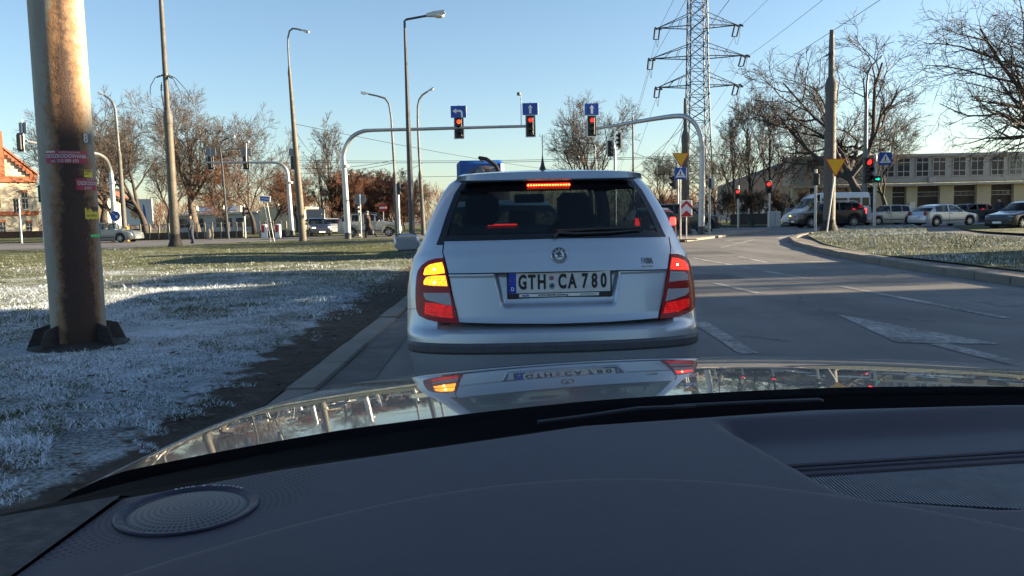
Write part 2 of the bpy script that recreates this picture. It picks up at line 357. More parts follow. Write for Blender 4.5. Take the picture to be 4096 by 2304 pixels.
# blades of grass: one uncountable mass per lawn
def blade_mat(name):
    m, t, b = nt(name); a = t.nodes.new('ShaderNodeAttribute'); a.attribute_name = 'tone'
    col = ramp(t, a.outputs['Fac'], [(.0, (.035, .055, .014)), (.35, (.075, .088, .028)), (.55, (.17, .145, .065)), (.68, (.42, .47, .52)), (1.0, (.70, .77, .85))])
    t.links.new(col, b.inputs['Base Color']); b.inputs['Roughness'].default_value = .8; b.inputs['Specular IOR Level'].default_value = .2
    return m
M['blade'] = blade_mat('frosted_grass_blades')
def vnoise(x, y, s, seed):
    "cheap smooth value noise"
    rs = np.random.RandomState(seed); g = rs.rand(64, 64); X = x * s; Y = y * s; xi = np.floor(X).astype(int); yi = np.floor(Y).astype(int); fx = X - xi; fy = Y - yi
    fx = fx * fx * (3 - 2 * fx); fy = fy * fy * (3 - 2 * fy); a = g[xi % 64, yi % 64]; b = g[(xi + 1) % 64, yi % 64]; c = g[xi % 64, (yi + 1) % 64]; d = g[(xi + 1) % 64, (yi + 1) % 64]
    return (a * (1 - fx) + b * fx) * (1 - fy) + (c * (1 - fx) + d * fx) * fy
def blades(name, x, y, z, h, w, frost, seed, flat=.0):
    rs = np.random.RandomState(seed); n = len(x); az = rs.rand(n) * 6.283; lean = rs.rand(n) * (.7 + flat) + .15 + flat; la = rs.rand(n) * 6.283
    V = np.zeros((n, 3, 3)); dx, dy = np.cos(az) * w / 2, np.sin(az) * w / 2
    V[:, 0] = np.stack([x - dx, y - dy, z], 1); V[:, 1] = np.stack([x + dx, y + dy, z], 1)
    V[:, 2] = np.stack([x + np.cos(la) * h * np.sin(lean), y + np.sin(la) * h * np.sin(lean), z + h * np.cos(lean)], 1)
    tone = np.where(rs.rand(n) < frost, .6 + .4 * rs.rand(n), np.clip(.6 * rs.rand(n) + .012 * np.clip(y - 8, 0, 16), 0, .58)); tt = np.repeat(tone, 3); tt[2::3] = np.minimum(1, tt[2::3] + .12 * (tt[2::3] > .5))
    return npmesh(name, V.reshape(-1, 3), np.arange(n * 3).reshape(-1, 3), M['blade'], None, tt)
def inpoly(x, y, poly):
    r = np.zeros(len(x), bool); n = len(poly)
    for i in range(n):
        (xa, ya), (xb, yb) = poly[i], poly[(i + 1) % n]; c = ((ya > y) != (yb > y)); r ^= c & (x < (xb - xa) * (y - ya) / (yb - ya + 1e-12) + xa)
    return r
def scatter_left(n, y0, y1, xmax_k, size, seed):
    rs = np.random.RandomState(seed); y = y0 * (y1 / y0) ** rs.rand(n); x = -1.75 - (xmax_k * y + .3) * rs.rand(n)
    d = -1.75 - x + (vnoise(x, y, 2.2, seed) - .5) * .9 + (vnoise(x, y, 7, seed + 1) - .5) * .5; tuft = vnoise(x, y, 5.5, 40)
    keep = (d > .40 + .40 * (tuft < .35)) & (x > -1.75 - xmax_k * y) & ((vnoise(x, y, 1.4, 9) + vnoise(x, y, 5, 10)) > .36); x, y, tuft = x[keep], y[keep], tuft[keep]
    ins = inpoly(x, y, LEFT); x, y, tuft = x[ins], y[ins], tuft[ins]
    z = np.array([zl(a, b) for a, b in zip(x, y)]) - .004
    fr = np.clip(.74 - .040 * (y - 4) + .9 * (vnoise(x, y, .8, 3) - .5) + 1.0 * (vnoise(x, y, 5, 5) - .5), .03, .95)
    hh = size * (.5 + rs.rand(len(x))) * (.55 + .8 * tuft)
    return x, y, z, hh, hh * .16 + .002, fr
sets = [scatter_left(190000, 2.6, 12, .62, .026, 1), scatter_left(90000, 9, 46, .58, .050, 2)]
cat_ = [np.concatenate(a) for a in zip(*sets)]
tag(blades('grass_left', *cat_, 11, .35), 'frosted grass blades covering the wide lawn on the left', 'grass', kind='stuff')
rs = np.random.RandomState(5); n = 60000; y = 12 + 36 * rs.rand(n); xl = np.interp(y, [4, 13.4, 17, 20.1, 25.4, 29, 32.7, 37.5, 44.5], [8.6, 8.7, 8.8, 9.1, 10.2, 11.3, 12.5, 14.8, 19]); xr = np.interp(y, [4, 24, 28, 32.4, 39, 47.9], [18, 16.2, 16.3, 17.1, 20.5, 24.5]); x = xl + (xr - xl) * rs.rand(n); ok = (x < xr - .1) & inpoly(x, y, RIGHT)
x, y = x[ok], y[ok]; z = np.array([zr(a, b) for a, b in zip(x, y)]) - .004; hh = .05 * (.5 + rs.rand(len(x))) * (.5 + vnoise(x, y, 3, 8)); fr = np.clip(.16 + .9 * (vnoise(x, y, .35, 12) - .5) + .4 * (vnoise(x, y, 2, 13) - .5), .05, .9)
tag(blades('grass_right', x, y, z, hh, hh * .2 + .003, fr, 6), 'frosted grass blades on the kerbed corner lawn at the right', 'grass', kind='stuff')

# fallen leaves and crumbs of soil along the kerb
rs = np.random.RandomState(21); n = 420; y = 3.0 + 11 * rs.rand(n) ** 1.5; x = -1.66 - np.abs(rs.normal(0, .55, n)) - 2.5 * (rs.rand(n) < .25) * rs.rand(n); V = []; Fc = []
for i in range(n):
    z0 = zl(x[i], y[i]) + .012; a = rs.rand() * 6.28; L_, w_ = rs.uniform(.015, .045), rs.uniform(.008, .022); c_, s_ = math.cos(a), math.sin(a); k = len(V); cu = rs.uniform(-.01, .015)
    for px, py, pz in ((-L_, 0, cu), (0, -w_, 0), (L_, 0, cu), (0, w_, 0)): V.append((x[i] + px * c_ - py * s_, y[i] + px * s_ + py * c_, z0 + pz))
    Fc.append((k, k + 1, k + 2, k + 3))
M['leaf'] = pm('dead_leaf', (.085, .048, .026), .8, 0, .5, 2); tag(npmesh('fallen_leaves', V, Fc, M['leaf']), 'dead brown leaves scattered along the muddy kerb edge', 'leaves', kind='stuff')
# repaired patches in the carriageway
M['patch1'] = pm('dark_patch', (.055, .055, .057), .75, 0, .25, 3, .4, 150); M['patch2'] = pm('pale_patch', (.17, .165, .155), .85, 0, .25, 3, .4, 150)
for (x0, y0, x1, y1), mt in (((5.5, 5.2, 7.2, 7.6), 'patch1'), ((2.3, 14.2, 4.2, 15.4), 'patch1'), ((5.9, 9.4, 7.6, 10.1), 'patch2'), ((2.2, 5.0, 2.9, 6.1), 'patch2'), ((3.0, 22.8, 6.5, 24.6), 'patch1')):
    pl_ = []
    for (ax_, ay_), (bx_, by_) in (((x0, y0), (x1, y0)), ((x1, y0), (x1, y1)), ((x1, y1), (x0, y1)), ((x0, y1), (x0, y0))):
        for k in range(6): pl_.append((lerp(ax_, bx_, k / 6) + random.uniform(-.03, .03), lerp(ay_, by_, k / 6) + random.uniform(-.04, .04), .0028))
    MB().quad(*pl_).build('road_patch', M[mt], road, 0)
# ---------------------------------------------------------------- lettering helper
def text_v(s, size=1.0, sx=1.0, bold=0.0, extrude=0.0, align='CENTER', spacing=1.0):
    cu = bpy.data.curves.new('lettering', 'FONT'); cu.body = s; cu.size = size; cu.offset = bold; cu.extrude = extrude; cu.align_x = align; cu.align_y = 'CENTER'; cu.space_character = spacing; cu.resolution_u = 3
    o = bpy.data.objects.new('lettering', cu); me = o.to_mesh()
    vs = [Vector((p.co.x * sx, p.co.y, p.co.z)) for p in me.vertices]; fs = [tuple(p.vertices) for p in me.polygons]
    o.to_mesh_clear(); bpy.data.objects.remove(o); bpy.data.curves.remove(cu); return vs, fs
def letter(mb, s, M4, **k):
    vs, fs = text_v(s, **k); return mb.add([M4 @ p for p in vs], fs)
def face_cam(x, y, z, rz=0.0, roll=0.0):
    "text plane upright, reading from -y"
    return Matrix.Translation((x, y, z)) @ Matrix.Rotation(rz, 4, 'Z') @ Matrix.Rotation(math.pi / 2, 4, 'X') @ Matrix.Rotation(roll, 4, 'Z')
# ---------------------------------------------------------------- the car the photo is taken from
def coat_paint(name, col, rough=.3, metal=.0, flake=.0, dirt=.0, crough=.02):
    if sum(col) < .25 and dirt: dirt = .06
    m, t, b = nt(name); c = coords(t)
    k = mixc(t, ramp(t, noise(t, 2.2, 6, .7, c), [(.45, 0.0), (.8, .10 + dirt)]), tuple(col), tuple(x * .75 + .06 * min(1, sum(col) + .15) for x in col))
    if dirt:
        sp = t.nodes.new('ShaderNodeSeparateXYZ'); t.links.new(c, sp.inputs[0])
        low = t.nodes.new('ShaderNodeMapRange'); low.inputs['From Min'].default_value = .60; low.inputs['From Max'].default_value = .05; low.inputs['To Max'].default_value = dirt; t.links.new(sp.outputs['Z'], low.inputs['Value'])
        g = math_(t, 'MULTIPLY', low.outputs[0], ramp(t, noise(t, 5, 8, .7, c), [(.25, .3), (.7, 1.0)]), True); k = mixc(t, g, k, (.17, .155, .13))
        sp2 = ramp(t, noise(t, 190, 2, .5, c), [(.66, 0.0), (.72, .55)]); k = mixc(t, math_(t, 'MULTIPLY', sp2, ramp(t, noise(t, 3, 3, .5, c), [(.4, .0), (.7, 1.0)])), k, (.10, .09, .08))
    t.links.new(k, b.inputs['Base Color'])
    b.inputs['Metallic'].default_value = metal; b.inputs['Roughness'].default_value = rough; b.inputs['Coat Weight'].default_value = 1.0
    t.links.new(ramp(t, noise(t, 3, 6, .7, c), [(.35, crough), (.8, crough + .05 + dirt * .25)]), b.inputs['Coat Roughness'])
    if flake: bump(t, b, noise(t, 900, 2, .5, c), flake, .0004)
    return m
M['ownpaint'] = coat_paint('black_car_paint', (.008, .009, .012), .35, 0, 0, 0, .004)
def dash_mat(perf):
    m, t, b = nt('dashboard_perforated' if perf else 'dashboard_soft_plastic'); c = coords(t)
    col = ramp(t, noise(t, 900, 2, .6, c), [(.3, (.029, .0275, .041)), (.7, (.048, .046, .066))])
    col = mixc(t, ramp(t, noise(t, 330, 2, .5, c), [(.70, 0.0), (.76, .35)]), col, (.16, .155, .15)); col = mixc(t, ramp(t, noise(t, 9, 6, .7, c), [(.40, 0.0), (.75, .22)]), col, (.085, .085, .092))
    h = noise(t, 700, 3, .6, c)
    if perf:
        s = t.nodes.new('ShaderNodeSeparateXYZ'); t.links.new(c, s.inputs[0])
        vo = t.nodes.new('ShaderNodeTexVoronoi'); vo.voronoi_dimensions = '2D'; vo.inputs['Scale'].default_value = 1.0; vo.inputs['Randomness'].default_value = 0.0
        # holes laid out on rings about the loudspeaker
        dx = math_(t, 'ADD', s.outputs[0], .2825); dy = math_(t, 'SUBTRACT', s.outputs[1], .659)
        r = math_(t, 'SQRT', math_(t, 'ADD', math_(t, 'MULTIPLY', dx, dx), math_(t, 'MULTIPLY', dy, dy)))
        a = math_(t, 'ARCTAN2', dy, dx)
        cb = t.nodes.new('ShaderNodeCombineXYZ'); t.links.new(math_(t, 'MULTIPLY', r, 190.0), cb.inputs[0]); t.links.new(math_(t, 'MULTIPLY', a, 13.0), cb.inputs[1]); t.links.new(cb.outputs[0], vo.inputs['Vector'])
        hole = ramp(t, vo.outputs['Distance'], [(.22, 1.0), (.34, 0.0)])
        e1 = ramp(t, math_(t, 'ADD', math_(t, 'MULTIPLY', s.outputs[0], -30.0), -5.5), [(0, 0.0), (.5, 1.0)])
        ln = math_(t, 'SUBTRACT', s.outputs[1], math_(t, 'ADD', math_(t, 'MULTIPLY', s.outputs[0], .72), .80))
        e2 = ramp(t, math_(t, 'MULTIPLY', ln, 40.0), [(0, 0.0), (.5, 1.0)])
        hole = math_(t, 'MULTIPLY', hole, math_(t, 'MULTIPLY', e1, e2)); col = mixc(t, hole, col, (.008, .008, .009))
        h = math_(t, 'SUBTRACT', math_(t, 'MULTIPLY', h, .2), hole)
    t.links.new(col, b.inputs['Base Color']); b.inputs['Roughness'].default_value = .62; b.inputs['Specular IOR Level'].default_value = .45
    bump(t, b, h, .35, .0015); return m
M['dash'] = dash_mat(False); M['dashperf'] = dash_mat(True)
M['dashdark'] = pm('dark_trim', (.022, .022, .026), .7, 0, .15, 30, .3, 300)
M['silver'] = pm('brushed_aluminium', (.46, .47, .50), .3, .9, .08, 60); M['spkring'] = pm('anodised_ring', (.05, .055, .078), .5, .85, .08, 60)
M['windscreen'] = glassm('windscreen_glass', (.965, .975, .97), .012, .35, .0, 5)
own = thing('own_car', 'dark car seen from its driver seat, bonnet and dashboard filling the bottom', 'car')
YH = [(-.66, .72), (-.60, .80), (-.504, .87), (-.447, .915), (-.36, .955), (-.214, 1.01), (.1, 1.07), (.43, 1.10), (.73, 1.11), (1.0, 1.06), (1.3, .90), (1.5, .72)]
XE = [(.7, -.52), (1.2, -.50), (1.4, -.48), (1.6, -.45), (1.9, -.39), (2.35, -.22)]
def hood_z(x, y):
    t = y - 1.1; xe = interp(y, XE); z = .949 - .065 * (x - .42) ** 2 - .0733 * t - .063 * t * t
    e = max(0, xe + .05 - x, x - (.84 - xe - .05)); z -= 4.5 * e * e
    if t > 1.0: z -= .5 * (t - 1) ** 2
    return z
NS, NR = 90, 70; hv = []
for j in range(NR + 1):
    for i in range(NS + 1):
        s = -1 + 2 * i / NS; s = math.copysign(abs(s) ** .8, s); x0 = .42 + s * 1.06; yh = interp(x0, YH); y = lerp(yh, 2.35 - .25 * s * s, (j / NR) ** 1.1); hw = .42 - interp(y, XE) + .15; x = .42 + s * hw
        hv.append((x, y, hood_z(x, y)))
hf = [(j * (NS + 1) + i, j * (NS + 1) + i + 1, (j + 1) * (NS + 1) + i + 1, (j + 1) * (NS + 1) + i) for j in range(NR) for i in range(NS)]
b0 = len(hv); hv += [(hv[i][0], hv[i][1], hv[i][2]) for i in range(NS + 1)]; hv += [(hv[i][0], hv[i][1] + .004, hv[i][2] - .03) for i in range(NS + 1)]
hf += [(b0 + i + 1, b0 + i, b0 + NS + 1 + i, b0 + NS + 2 + i) for i in range(NS)]
hood = npmesh('bonnet', hv, hf, M['ownpaint'], own, sm=True)
for s in (-1, 1):
    mb = MB(); pts = [(y, .42 + s * (.42 - interp(y, XE) + .15)) for y in (.75, 1.0, 1.3, 1.6, 1.9, 2.15)]
    for (ya, xa), (yb, xb) in zip(pts, pts[1:]):
        za, zb = hood_z(xa, ya) - .002, hood_z(xb, yb) - .002
        mb.quad((xa, ya, za), (xb, yb, zb), (xb + s * .06, yb, .55), (xa + s * .06, ya, .55)); mb.quad((xa + s * .06, ya, .55), (xb + s * .06, yb, .55), (xb + s * .03, yb, .2), (xa + s * .03, ya, .2))
    mb.build('front_wing', M['ownpaint'], own)
YE = [(-.80, .40), (-.55, .60), (-.376, .70), (-.233, .786), (.08, .925), (.368, .975), (.63, .98), (1.0, .93), (1.3, .80), (1.55, .55)]
# scuttle below the windscreen
mb = MB(); pv = None
for i in range(61):
    x = -.62 + 2.0 * i / 60; ye = interp(x, YE); yh = interp(x, YH)
    row = [Vector((x, ye - .012, .952)), Vector((x, ye + .02, .944)), Vector((x, lerp(ye, yh, .55), .918)), Vector((x, yh - .012, hood_z(x, yh) - .010)), Vector((x, yh + .02, hood_z(x, yh) - .05))]
    if pv:
        for a, b in zip(range(4), range(1, 5)): mb.quad(pv[a], row[a], row[b], pv[b])
    pv = row
M['void'] = pm('matt_black', (.004, .004, .005), .95, 0, 0, spec=.05)
mb.build('scuttle', M['void'], own)
M['wiper'] = pm('wiper_metal', (.05, .052, .06), .4, .2, .1, 30)
mb = MB(); mb.tube([P(2150, 1690, .99), P(2322, 1668, 1.0), P(2552, 1634, 1.02), P(2783, 1626, 1.03)], .003, 6); mb.tube([P(2700, 1625, 1.03), P(2990, 1611, 1.035), P(3273, 1600, 1.04), P(3290, 1606, 1.04)], .003, 6)
mb.build('wiper', M['wiper'], own)
# dashboard as a moulded height field
RY, RX = .878, .245
def dash_z(x, y):
    ye = interp(x, YE); z = .955 - .012 * smooth(.03, 0, ye - y) ** 2
    yc = .683 - 1.6 * (x - .07) ** 2
    z += .026 * smooth(-.006, .045, yc - y) - .10 * max(0, .50 - y) ** 1.5
    dl = (x - (.245 + .20 * (.885 - y)))
    if y > .62: z -= .020 * smooth(-.012, .016, dl) * smooth(.65, .70, y + .30 * (x - .274)) * smooth(.90, .86, y - .1 * x)
    return z
nx, ny = 250, 130; dv = []
for j in range(ny + 1):
    for i in range(nx + 1):
        x = -.355 + 1.75 * i / nx; ye = interp(x, YE); y = lerp(.20, ye, (j / ny) ** .85); dv.append((x, y, dash_z(x, y)))
dface = [(j * (nx + 1) + i, j * (nx + 1) + i + 1, (j + 1) * (nx + 1) + i + 1, (j + 1) * (nx + 1) + i) for j in range(ny) for i in range(nx)]
dash = npmesh('dashboard', dv, dface, M['dashperf'], own, sm=True)
mb = MB(); pv = None
for i in range(13):
    x = -.80 + (.4435) * i / 12; ye = interp(x, YE)
    row = [Vector((x, .20, .952 - .02)), Vector((x, lerp(.2, ye, .5), .956)), Vector((x, ye - .02, .958)), Vector((x, ye, .950))]
    if pv:
        for k in range(3): mb.quad(pv[k], row[k], row[k + 1], pv[k + 1])
    pv = row
mb.build('pillar_trim', M['dashdark'], own)
# loudspeaker
SPK = Matrix.Translation((-.2825, .659, .9555))
sp = MB().lathe([(.0585, -.003), (.0582, .0012), (.057, .0022), (.0540, .0020), (.0505, .0004), (.0498, -.001)], 72, SPK).build('speaker_ring', M['spkring'], own)
mb = MB().lathe([(.0003, .0035), (.02, .0030), (.04, .0012), (.0500, -.001)], 64, SPK)
mg, t, b = nt('speaker_mesh'); c = coords(t); s_ = t.nodes.new('ShaderNodeSeparateXYZ'); t.links.new(c, s_.inputs[0])
dx = math_(t, 'ADD', s_.outputs[0], .2825); dy = math_(t, 'SUBTRACT', s_.outputs[1], .659); r_ = math_(t, 'SQRT', math_(t, 'ADD', math_(t, 'MULTIPLY', dx, dx), math_(t, 'MULTIPLY', dy, dy)))
w_ = math_(t, 'SINE', math_(t, 'MULTIPLY', r_, 1250.0)); a_ = math_(t, 'SINE', math_(t, 'MULTIPLY', math_(t, 'ARCTAN2', dy, dx), 60.0)); hl = ramp(t, math_(t, 'MULTIPLY', math_(t, 'ADD', w_, a_), .5), [(.0, 0.0), (.45, 1.0)])
t.links.new(mixc(t, hl, (.085, .088, .098), (.012, .012, .013)), b.inputs['Base Color']); b.inputs['Roughness'].default_value = .5; bump(t, b, hl, -.4, .001)
mb.build('speaker_grille', mg, own)
mb = MB()
for i, ch in enumerate('BANG & OLUFSEN'):
    if ch == ' ': continue
    a = math.radians(90 + 33 - i * 66 / 13); letter(mb, ch, SPK @ Matrix.Rotation(a - math.pi / 2, 4, 'Z') @ Matrix.Translation((0, .0545, .0026)), size=.0048)
mb.build('speaker_lettering', M['white'], sp, 0)
# display well: slot, ledge and ribbed tray
def dz(x, y, o=0): return Vector((x, y, .937 + o))
mb = MB().box((.0, .0, .0), (.001, .001, .001))
mb = MB(); mb.add([dz(.262, .772, .002), dz(1.0, .862, .002), dz(1.0, .873, .002), dz(.256, .783, .002)], [(0, 1, 2, 3)]); mb.build('display_slot', M['void'], own, 0)
mb = MB(); mb.tube([(.262, .7735, .938), (.5, .803, .938), (1.0, .864, .938)], .0035, 8); mb.tube([(.256, .7855, .938), (.5, .8155, .938), (1.0, .8765, .938)], .0035, 8); mb.build('slot_trim', M['dash'], own)
mb = MB(); mb.tube([(.268, .757, .9375), (.5, .786, .9375), (1.0, .847, .9375)], .0055, 8); mb.build('tray_ledge', M['dash'], own)
M['rib'] = pm('ribbed_plastic', (.13, .135, .15), .5, 0, .1, 40)
mb = MB(); x = .272
while x < .80:
    ya, yb = .748 + .122 * (x - .272), max(.60, .717 - .245 * (x - .272)) - .02
    mb.box((0, 0, 0), (.0016, ya - yb, .004), 0, Matrix.Translation((x, (ya + yb) / 2, .9385))); x += .0034
tr = mb.build('ribbed_tray', M['rib'], own, 0); tr['kind'] = 'stuff'
# windscreen, roof and pillars
mb = MB(); pv = None
for i in range(41):
    x = -.60 + 1.98 * i / 40; ye = interp(x, YE) + .015; k = (x - .39) / .99; row = []
    for j in range(13):
        q = j / 12; yt = .10 - .05 * k * k; row.append(Vector((lerp(x, .39 + .84 * (x - .39), q), lerp(ye, yt, q), lerp(.945, 1.43 - .02 * k * k, q) + .035 * math.sin(math.pi * q))))
    if pv:
        for j in range(12): mb.quad(pv[j], row[j], row[j + 1], pv[j + 1])
    pv = row
mb.build('windscreen', M['windscreen'], own)
mb = MB(); pv = None
for i in range(21):
    x = -.46 + 1.70 * i / 20; k = (x - .39) / .85; row = [Vector((x, y, 1.435 + .05 * (1 - k * k) * (1 - ((y + 1) / 1.15) ** 2 * .5))) for y in (.12, -.3, -.8, -1.4, -2.0)]
    if pv:
        for j in range(4): mb.quad(pv[j], row[j], row[j + 1], pv[j + 1])
    pv = row
mb.build('roof', M['ownpaint'], own)
for s in (-1, 1):
    MB().tube([(.39 + s * 1.02, .56, .93), (.39 + s * .93, .33, 1.20), (.39 + s * .85, .09, 1.42)], [.05, .045, .04], 8).build('windscreen_pillar', M['ownpaint'], own)
    MB().rbox((.39 + s * .93, -.85, .56), (.10, 2.6, .72), .04).build('door', M['ownpaint'], own)
    MB().tube([(.39 + s * .90, -.75, .9), (.39 + s * .84, -.75, 1.43)], .04, 8).build('door_pillar', M['ownpaint'], own)
MB().rbox((.39, -2.0, .6), (1.8, .1, .75), .04).build('tailgate', M['ownpaint'], own)
# ---------------------------------------------------------------- the silver estate car ahead
FR = P(2236, 1400, 4.20); FROOT = Vector((FR.x, 4.20, 0)); FRZ = math.radians(3.0)
fab = thing('estate_car', 'silver estate car waiting directly ahead with brake lights and left indicator lit', 'car', FROOT, FRZ)
M['fpaint'] = coat_paint('silver_car_paint', (.345, .40, .47), .36, .55, .12, .6, .04)
M['fblack'] = pm('rubber_strip', (.050, .056, .070), .55, 0, .25, 25)
M['gap'] = pm('shut_line', (.008, .008, .010), .8, 0, 0)
M['fglass'] = glassm('tinted_rear_glass', (.13, .17, .18), .035, .6, .005, 4)
M['wglass'] = glassm('car_window_glass', (.55, .62, .62), .05, .7, .005, 4)
M['interior'] = pm('car_interior', (.020, .021, .024), .9, 0, .2, 10)
FW = [(.20, .74), (.32, .79), (.44, .815), (.59, .823), (.79, .818), (.90, .802), (.98, .780), (1.03, .748), (1.10, .715), (1.224, .668), (1.34, .615), (1.41, .562), (1.44, .515), (1.46, .43), (1.475, .28)]
FY = [(.20, .07), (.30, .014), (.40, .000), (.50, -.008), (.575, .006), (.592, .026), (.66, .050), (.88, .085), (1.0, .118), (1.06, .138), (1.12, .165), (1.40, .345), (1.43, .40), (1.46, .55), (1.475, .85)]
FF = [(.20, 4.05), (.5, 4.22), (.70, 4.15), (.85, 3.6), (.97, 3.0), (1.05, 2.75), (1.41, 2.05), (1.44, 1.95), (1.46, 1.75), (1.475, 1.5)]
def fw(z): return interp(z, FW) * 1.018
def RR(x, z, dent=True):
    w = fw(z); k = min(1, abs(x) / w); c = lerp(.30, .20, smooth(.9, 1.2, z)); y = interp(z, FY) + .05 * k * k + c * (1 - max(0, 1 - k ** 3.4) ** (1 / 3.4))
    if dent:
        hw_ = lerp(.318, .352, (z - .71) / .17); a = smooth(hw_, hw_ - .035, abs(x - .010)) * smooth(.700, .735, z) * smooth(.898, .888, z); y += .034 * a
        y += .005 * smooth(.885, .875, z) * smooth(.60, .64, z)
    return y
def fpx(u, v):
    "photo sight line -> (x, z) on the tail surface"
    d = 4.3; ca, sa = math.cos(FRZ), math.sin(FRZ)
    for _ in range(8):
        p = P(u, v, d) - FROOT; x = max(-.99 * fw(p.z), min(.99 * fw(p.z), p.x * ca + p.y * sa)); z = p.z; y = RR(x, z, False); d = FROOT.y + x * sa + y * ca
    return x, z
def fz(X, Y): return fpx(1536 + X / 1.4487, 600 + Y / 1.4487)
def patch(name, poly, off, mat, parent=fab, res=0.009, thick=None, fn=RR, sm=True):
    pts = []
    n0 = len(poly)
    for i in range(n0):
        a, b = Vector(poly[i]), Vector(poly[(i + 1) % n0]); k = max(1, int((b - a).length / res))
        pts += [a.lerp(b, j / k) for j in range(k)]
    n = len(pts); xs = [p.x for p in pts]; zs = [p.y for p in pts]; ex = []
    z = min(zs) + res / 2
    while z < max(zs):
        x = min(xs) + res / 2
        while x < max(xs): ex.append(Vector((x, z))); x += res
        z += res
    r = geometry.delaunay_2d_cdt(pts + ex, [], [list(range(n))], 1, 1e-5)
    V = [Vector((p.x, fn(p.x, p.y) - off, p.y)) for p in r[0]]; Fs = [tuple(f) for f in r[2]]
    me_v = list(V); me_f = list(Fs)
    if thick:
        cnt = {}
        for f in Fs:
            for i in range(len(f)):
                e = (f[i], f[(i + 1) % len(f)]); cnt[tuple(sorted(e))] = cnt.get(tuple(sorted(e)), []) + [e]
        for k, l in cnt.items():
            if len(l) == 1:
                a, b = l[0]; i0 = len(me_v); me_v += [V[a] + Vector((0, thick, 0)), V[b] + Vector((0, thick, 0))]; me_f.append((a, i0, i0 + 1, b))
    me = bpy.data.meshes.new(name); me.from_pydata(me_v, [], me_f); me.update()
    if sum(p.normal.y for p in me.polygons) > 0: me.flip_normals()
    me.polygons.foreach_set('use_smooth', [sm] * len(me.polygons)); me.set_sharp_from_angle(angle=math.radians(40))
    return link(name, me, parent, [mat])
def fline(name, pts, r=.003, mat=None, parent=fab, off=.0015, fn=RR):
    q = []
    for a, b in zip(pts, pts[1:]):
        a, b = Vector(a), Vector(b); k = max(1, int((b - a).length / .025)); q += [a.lerp(b, j / k) for j in range(k)]
    q.append(Vector(pts[-1])); return MB().tube([(p.x, fn(p.x, p.y) - off, p.y) for p in q], r, 6).build(name, mat or M['gap'], parent)
# body shell from horizontal slices
ZL = [.20, .25, .30, .35, .40, .45, .50, .55, .575, .592, .62, .66, .70, .75, .80, .85, .90, .95, .98, 1.0, 1.03, 1.06, 1.10, 1.15, 1.20, 1.25, 1.30, 1.35, 1.38, 1.40, 1.42, 1.435, 1.45, 1.46, 1.468, 1.475]
RF = [0, .15, .3, .45, .6, .70, .78, .865, .89, .92, .955, .98, .994, 1.0]; SF = [.02, .05, .08, .16, .28, .40, .43, .55, .68, .8, .9, .95, 1.0]; HF = [.994, .97, .92, .8, .6, .3, 0]
def half(z):
    w = fw(z); out = [(f * w, RR(f * w, z, False), ('r', f)) for f in RF]; y0 = out[-1][1]; y1 = interp(z, FF) - .30
    out += [(w * (1 - .06 * f ** 4), lerp(y0, y1, f), ('s', f)) for f in SF]; w1 = w * .94
    out += [(f * w1, y1 + .30 * max(0, 1 - f ** 3) ** (1 / 3), ('f', f)) for f in HF]; return out
rows = [half(z) for z in ZL]; K = len(rows[0]); ring = []
for z, h in zip(ZL, rows):
    full = h + [(-x, y, k) for x, y, k in reversed(h[1:-1])]; ring.append([(x, y + (.07 if k[0] == 'r' and k[1] <= .70 and .62 <= z <= 1.0 else 0), z, k) for x, y, k in full])
NP = len(ring[0]); bv = [(x, y, z) for r in ring for x, y, z, k in r]; body = []; gl = {}
for j in range(len(ZL) - 1):
    za, zb = ZL[j], ZL[j + 1]
    for i in range(NP):
        q = (i + 1) % NP; ka, kb = ring[j][i][3], ring[j][q][3]; f = (j * NP + i, j * NP + q, (j + 1) * NP + q, (j + 1) * NP + i); side = 'R' if i < NP // 2 else 'L'; key = None
        if ka[0] == 'r' and kb[0] == 'r' and max(ka[1], kb[1]) <= .865 and za >= 1.06 and zb <= 1.40: key = 'rear'
        elif ka[0] == 's' and kb[0] == 's' and za >= 1.03 and zb <= 1.38:
            lo, hi = min(ka[1], kb[1]), max(ka[1], kb[1])
            if lo >= .08 and hi <= .40: key = 'a' + side
            elif lo >= .43 and hi <= .95: key = 'b' + side
        elif ka[0] == 'f' and kb[0] == 'f' and max(ka[1], kb[1]) <= .92 and za >= 1.06 and zb <= 1.40: key = 'front'
        (gl.setdefault(key, []) if key else body).append(f)
def submesh(name, faces, mat, parent=fab, verts=bv):
    idx = {}; v2 = []; f2 = []
    for f in faces:
        g = []
        for i in f:
            if i not in idx: idx[i] = len(v2); v2.append(verts[i])
            g.append(idx[i])
        f2.append(g)
    me = bpy.data.meshes.new(name); me.from_pydata(v2, [], f2); me.update(); me.polygons.foreach_set('use_smooth', [True] * len(f2)); me.set_sharp_from_angle(angle=math.radians(38)); return link(name, me, parent, [mat])
top = list(range((len(ZL) - 1) * NP, len(ZL) * NP)); body.append(tuple(top)); body.append(tuple(range(NP - 1, -1, -1)))
submesh('body', body, M['fpaint'])
for k, nme, mt in (('front', 'windscreen', 'wglass'), ('rear', 'rear_window', 'fglass'), ('aL', 'side_window', 'wglass'), ('aR', 'side_window', 'wglass'), ('bL', 'side_window', 'wglass'), ('bR', 'side_window', 'wglass')):
    g = submesh(nme, gl[k], M[mt])
    if nme == 'rear_window': rw = g
